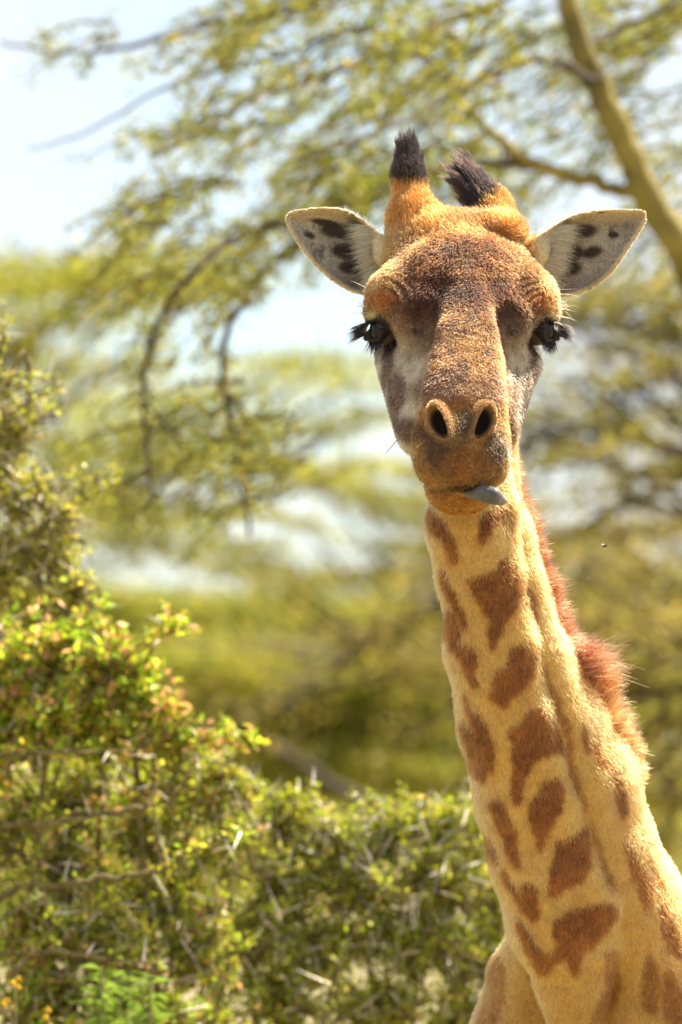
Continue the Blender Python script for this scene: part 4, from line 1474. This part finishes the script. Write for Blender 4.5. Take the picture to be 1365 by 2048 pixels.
# one thorn, pointing along +Z, shared by all
_tv = np.array([(math.cos(a), math.sin(a), 0) for a in (0.3, 1.9, 3.4, 5.0)] + [(0.55 * math.cos(a), 0.55 * math.sin(a), 0.55) for a in (0.3, 1.9, 3.4, 5.0)] + [(0, 0, 1)]) * np.array((0.030, 0.030, 1))
_tq = np.array([(i, (i + 1) % 4, 4 + (i + 1) % 4, 4 + i) for i in range(4)])
_tt = np.array([(4 + i, 4 + (i + 1) % 4, 8) for i in range(4)])
THORN_COL = np.tile(np.array((0.80, 0.74, 0.66)), (9, 1)) * np.array([1, 1, 1, 1, 1.05, 1.05, 1.05, 1.05, 0.7])[:, None]
_tmp = mesh_np('thorn', _tv, [_tq, _tt], M_THORN, None, False, THORN_COL)
THORN_ME = _tmp.data
bpy.data.objects.remove(_tmp)


def bush(label, name, y, base_X, lobes, pal, sprays=16, leaf=(0.013, 0.007), per=(8, 14), thorn_p=0.6, n_thorn=200, thorn_len=(0.035, 0.075), branches=(), spray_len=(0.12, 0.32), cat='bush'):
    """lobes: (X, Y, dy, rx, rz); sprays are arching shoots over each lobe, set with leaf tufts and thorns"""
    y += 0.9
    k = ppm(y)
    b = P(base_X, 1900, y)
    root = empty(name, (b[0], y, 0))
    tag(root, label, cat, 'thorn bushes in front of the trees')
    inv = parent_inv(root)
    tw, lf, rest = Acc(), Acc(), Acc()
    cand = []

    def dress(path, gap, tuft=1.0):
        seg = np.linalg.norm(np.diff(path, axis=0), axis=1).sum()
        m = max(2, int(seg / gap))
        fine = bez(path, m)
        tang = unit(np.gradient(fine, axis=0))
        shade = random.uniform(0.8, 1.2)
        pl = np.asarray(pal)[rng.permutation(len(pal))[:4]] * shade
        for p, t in zip(fine, tang):
            if random.random() < 0.82:
                nl = int(random.randint(*per) * tuft)
                leaves(lf, p + rng.normal(0, 0.0095, (nl, 3)) + np.array((0, 0, 0.006)), leaf[0], leaf[1], pl, 0.12)
            if random.random() < thorn_p:
                q = rng.standard_normal(3)
                q = unit(q - t * (q @ t) * 0.8)
                L = random.uniform(*thorn_len)
                cand.append((p, q, L))
                if random.random() < 0.7:
                    cand.append((p, unit(np.cross(t, q) * random.choice((-1, 1)) + q * 0.5), L * random.uniform(.7, 1)))

    for pts, r0, r1 in branches:
        a = Acc()
        path = branch(px([(q[0], q[1], q[2] + 0.9) for q in pts]), 0.9 * r0 / k, 0.7 * r1 / k, a, 7, None, 0.3)
        a.build('branch', M_BRANCH, root, True)
        dress(path[::3], 0.035, 0.8)
    xs_ = [q[0] for q in lobes]
    low = [(X, Y, 0.1, 150, 150) for Y in (2180, 2420, 2680) for X in np.arange(min(xs_), max(xs_) + 1, 190)]
    for li, (X, Y, dy, rx, rz) in enumerate(list(lobes) + low):
        c = P(X, Y, y + dy).astype(float)
        R_ = np.array((rx / k, max(rx, rz) / k * 0.75, rz / k))
        if li % 3 == 0:
            a = Acc()
            yb = y + 0.45
            branch([(c[0] + random.uniform(-.2, .2), yb, -0.05), (c[0] + random.uniform(-.15, .15), yb, max(0.3, c[2] * 0.5)), c + np.array((random.uniform(-.05, .05), 0.15, -R_[2] * 0.6)), c + np.array((0, 0.05, R_[2] * 0.3))], 0.012, 0.004, a, 6, 16)
            a.build('branch', M_BRANCH, root, True)
        vol = (R_[0] * R_[2]) / 0.01
        for _ in range(int((sprays * 1.5 if li < len(lobes) else 7) * (0.5 + vol))):
            e = unit(rng.standard_normal(3) + np.array((0, -0.35, 0.25)))
            rr = random.uniform(0.40, 1.0)
            end = c + e * R_ * (rr + 0.25 * random.random() ** 3)
            if random.random() < 0.14 and e[2] > -0.3:
                end = c + e * R_ + unit(e + np.array((0.2, 0, 0.2))) * random.uniform(0.03, 0.12)
            ln = random.uniform(*spray_len)
            d = unit(unit(end - c) * 1.3 + rng.normal(0, 0.33, 3) + np.array((0, 0, 0.15)))
            ln = min(ln, 1.1 * np.linalg.norm(end - c) + 0.05)
            st = end - d * ln
            mid = (st + end) / 2 + np.array((0, 0, 0.12 * ln)) + rng.normal(0, 0.012, 3)
            n = max(5, int(ln / 0.025))
            path = bez([st, mid, end], n)
            tw.tube(path + rng.normal(0, 0.0012, path.shape), np.linspace(0.0046, 0.0016, n), 4)
            dress(path[n // 4:], 0.026)
            if random.random() < 0.6:
                s2 = path[n // 2]
                e2 = s2 + unit(d + rng.normal(0, .7, 3)) * ln * 0.5
                pth = bez([s2, (s2 + e2) / 2 + rng.normal(0, .008, 3), e2], 5)
                tw.tube(pth, np.linspace(0.003, 0.0014, 5), 4)
                dress(pth, 0.026)
    # the thorns nearest the viewer are single parts, the others one mass
    cand.sort(key=lambda c_: c_[0][1] - 0.6 * c_[0][2])
    for i, (p, q, L) in enumerate(cand):
        rot = Vector(q).to_track_quat('Z', 'X')
        if i % 2 == 0 and i // 2 < n_thorn:
            o = bpy.data.objects.new('thorn', THORN_ME)
            COL.objects.link(o)
            o.parent = root
            o.matrix_parent_inverse = inv
            o.location = p
            o.rotation_mode = 'QUATERNION'
            o.rotation_quaternion = rot
            o.scale = (L, L, L)
        elif i % 4 == 0:
            M_ = np.array(rot.to_matrix()) * L
            V = _tv @ M_.T + p
            rest.f[3].append(_tt + rest.n)
            rest.add(V, _tq, THORN_COL)
    if rest.n:
        tag(rest.build('thorns', M_THORN, root), kind='stuff')
    tag(tw.build('twigs', M_BRANCH, root), kind='stuff')
    lf.build('foliage', M_LEAF, root)


bush('tall sparse thorn bush with long white spines rising at the left edge', 'thorn_bush', 2.4, -40,
     [(0, 790, 0, 60, 50), (20, 870, 0, 90, 65), (-20, 960, .1, 120, 100), (60, 1010, 0, 90, 60), (90, 1120, 0, 95, 80), (0, 1130, .1, 130, 110), (110, 1060, -.1, 70, 40), (60, 1240, .2, 120, 90), (-60, 850, .2, 90, 110), (150, 1180, 0, 50, 40), (140, 1240, .1, 80, 50)],
     PAL_DRY, 12, (0.017, 0.009), (6, 10), 0.6, 295, (0.055, 0.095))
bush('leafy bright green shrub with reddish shoot tips below the tall thorn bush', 'leafy_shrub', 1.9, 40,
     [(60, 1350, 0, 120, 90), (180, 1340, 0, 110, 80), (260, 1390, 0, 90, 80), (300, 1440, 0, 65, 60), (360, 1490, .1, 60, 50), (60, 1470, .1, 140, 90), (200, 1470, .1, 120, 80), (140, 1300, 0, 60, 50), (-40, 1400, .1, 120, 140)],
     PAL_BRIGHT, 15, (0.023, 0.015), (6, 10), 0.15, 110, (0.04, 0.07),
     branches=[([(15, 1560, 1.9), (40, 1450, 1.85), (120, 1400, 1.8), (150, 1330, 1.8)], 6, 3), ([(100, 1600, 1.9), (150, 1440, 1.8), (165, 1350, 1.8)], 5, 3)])
bush('green thorn bush with thick horizontal branches in the lower left corner', 'thorn_bush', 2.1, 180,
     [(330, 1560, 0, 110, 70), (440, 1590, 0, 80, 70), (150, 1600, .1, 190, 90), (20, 1640, .1, 130, 110), (300, 1680, .1, 170, 90), (450, 1690, .1, 90, 100), (120, 1760, .1, 190, 110), (330, 1810, .1, 160, 110), (50, 1880, 0, 150, 110), (230, 1900, 0, 170, 90), (390, 1930, .1, 110, 110), (100, 2010, 0, 190, 90), (330, 2040, 0, 170, 80)],
     PAL_THORN + PAL_BRIGHT, 11, (0.017, 0.0098), (6, 10), 0.5, 290, (0.05, 0.09),
     branches=[([(-60, 1655, 1.75), (0, 1650, 1.75), (76, 1647, 1.75), (190, 1631, 1.72), (267, 1616, 1.7), (305, 1608, 1.7), (306, 1567, 1.7), (309, 1513, 1.7)], 9, 3.5),
               ([(-60, 1815, 1.75), (0, 1795, 1.75), (60, 1772, 1.72), (137, 1770, 1.7), (213, 1757, 1.7), (324, 1738, 1.7), (366, 1711, 1.7), (438, 1685, 1.7), (514, 1654, 1.7)], 10, 3.5),
               ([(324, 1738, 1.7), (318, 1680, 1.7), (305, 1608, 1.72)], 5, 4), ([(-60, 1906, 1.65), (8, 1906, 1.65), (114, 1906, 1.65), (267, 1925, 1.62), (328, 1932, 1.62)], 8, 4),
               ([(340, 1600, 1.75), (370, 1560, 1.75), (395, 1510, 1.75)], 5, 3), ([(-30, 1512, 1.75), (100, 1504, 1.75), (267, 1502, 1.75)], 7, 4), ([(-40, 1870, 1.7), (40, 1815, 1.7), (110, 1790, 1.7)], 7, 4)])
bush('rounded thorn bush with pale spines between the left bush and the giraffe\'s chest', 'thorn_bush', 2.7, 760,
     [(570, 1650, 0, 80, 70), (660, 1680, 0, 110, 70), (780, 1660, 0, 90, 70), (880, 1650, 0, 90, 60), (960, 1680, .1, 80, 80), (560, 1760, 0, 130, 100), (720, 1780, 0, 150, 100), (890, 1780, 0, 150, 110), (1000, 1810, .2, 80, 120), (500, 1880, 0, 110, 90), (650, 1900, 0, 160, 100), (830, 1900, 0, 160, 100), (960, 1920, .1, 90, 100), (560, 2020, 0, 160, 80), (760, 2020, 0, 160, 80), (920, 2030, .1, 90, 80)],
     PAL_THORN, 14, (0.016, 0.009), (6, 10), 0.6, 295, (0.05, 0.09),
     branches=[([(640, 2060, 2.4), (690, 1900, 2.4), (760, 1800, 2.4), (835, 1700, 2.45), (833, 1600, 2.5)], 6, 3)])
bush('small piece of green thorn bush showing behind the giraffe\'s back', 'thorn_bush', 4.2, 1420,
     [(1370, 1830, 0, 50, 60), (1420, 1850, 0, 80, 90), (1430, 1960, .1, 110, 100)],
     PAL_THORN, 22, (0.014, 0.008), (8, 15), 0.3, 60, (0.035, 0.07))

# narrow-leaved herb and yellow flowers in the lower left corner
hy = 2.6
hb = P(240, 2000, hy)
herb = empty('narrow_leaved_herb', (hb[0], hy, 0))
tag(herb, 'glossy narrow-leaved green herb sprouting through the bush at lower left', 'plant')
_lv = np.array([(0, 0, 0), (0.5, 0.07, 0.08), (1, 0, -0.22), (0.5, -0.07, 0.08)])
_tmp = mesh_np('leaf', _lv, np.array([(0, 1, 2), (0, 2, 3)]), M_LEAF, None, False, np.tile(np.array((0.26, 0.38, 0.05)), (4, 1)))
LEAF_ME = _tmp.data
bpy.data.objects.remove(_tmp)
for q in range(9):
    st = Acc()
    tip = P(random.uniform(150, 320), random.uniform(1925, 1990), hy + random.uniform(-.05, .1)).astype(float)
    b0 = np.array((hb[0] + random.uniform(-.05, .05), hy + random.uniform(-.03, .05), 0.0))
    st.tube(bez([b0, (b0 + tip) / 2 + rng.normal(0, .03, 3), tip], 12), np.linspace(0.006, 0.002, 12), 5)
    so = st.build('stem', M_BRANCH, herb, True)
    for w in range(26):
        an = random.uniform(0, 6.28)
        d = unit(np.array((math.cos(an), math.sin(an), random.uniform(-0.5, 0.7))))
        o = bpy.data.objects.new('leaf', LEAF_ME)
        COL.objects.link(o)
        o.parent = so
        o.location = tip + np.array((0, 0, -0.16 * w / 26))
        o.rotation_mode = 'QUATERNION'
        o.rotation_quaternion = Vector(d).to_track_quat('X', 'Z')
        L = random.uniform(0.03, 0.06)
        o.scale = (L, L, L)

for (X, Y, lab) in ((30, 1975, 'small orange-yellow flower head nearest the left edge'), (22, 2010, 'lower orange-yellow flower head under its neighbour at the left edge'), (98, 2036, 'yellow flower at the bottom edge beside the orange flower heads')):
    fy = 2.1
    c = P(X, Y, fy).astype(float)
    fl = empty('yellow_flower', (c[0], fy, 0))
    tag(fl, lab, 'flower', 'yellow flowers in the lower left corner')
    s_ = Acc()
    s_.tube(bez([(c[0] + .03, fy, 0), (c[0] + .02, fy, c[2] * .5), c], 10), np.linspace(0.004, 0.002, 10), 5)
    s_.build('stem', M_BRANCH, fl, True)
    f_ = Acc()
    for h_ in range(3):
        cc = c + rng.normal(0, 0.012, 3)
        for w in range(7):
            an = w / 7 * 6.28 + random.random()
            d = np.array((math.cos(an) * .8, -0.4, math.sin(an) * .8))
            sd = unit(np.cross(d, (0, 1, 0)))
            f_.add(np.array([cc, cc + d * .005 + sd * .003, cc + d * .010, cc + d * .005 - sd * .003]), np.array([(0, 1, 2), (0, 2, 3)]), np.tile(np.array((0.62, 0.40, 0.03)) * random.uniform(.8, 1.2), (4, 1)))
    tag(f_.build('petals', M_LEAF, fl), kind='stuff')

# a straw hanging from the cheek and a fly in the air
a = Acc()
a.tube(bez([P(800, 873, -0.02).astype(float), P(788, 888, -0.03).astype(float), P(773, 905, -0.03).astype(float)], 8), np.linspace(0.0009, 0.0005, 8), 5)
s_ = a.build('straw', M_BRANCH, None, True)
tag(s_, 'thin dry straw sticking out from the giraffe\'s cheek', 'straw')

fly = empty('fly', P(1210, 1092, 0.1))
tag(fly, 'tiny dark fly hovering in the air right of the mane', 'fly')
fc = P(1210, 1092, 0.1).astype(float)
a = Acc()
a.tube(bez([fc + (-0.0035, 0, -0.001), fc, fc + (0.0035, 0, 0.001)], 7), 0.0019 * np.array((0.5, .9, 1, 1, .8, .9, .6)), 8)
a.build('body', M_TWIG, fly, True)
for s in (-1, 1):
    a = Acc()
    w = np.array([(0.001, 0, 0.001), (-0.003, s * 0.003, 0.004), (-0.006, s * 0.003, 0.003), (-0.004, s * 0.001, 0.001)]) + fc
    a.add(w, np.array([(0, 1, 2, 3)]), np.tile((0.4, 0.38, 0.35), (4, 1)))
    a.build('wing', M_LEAF, fly)
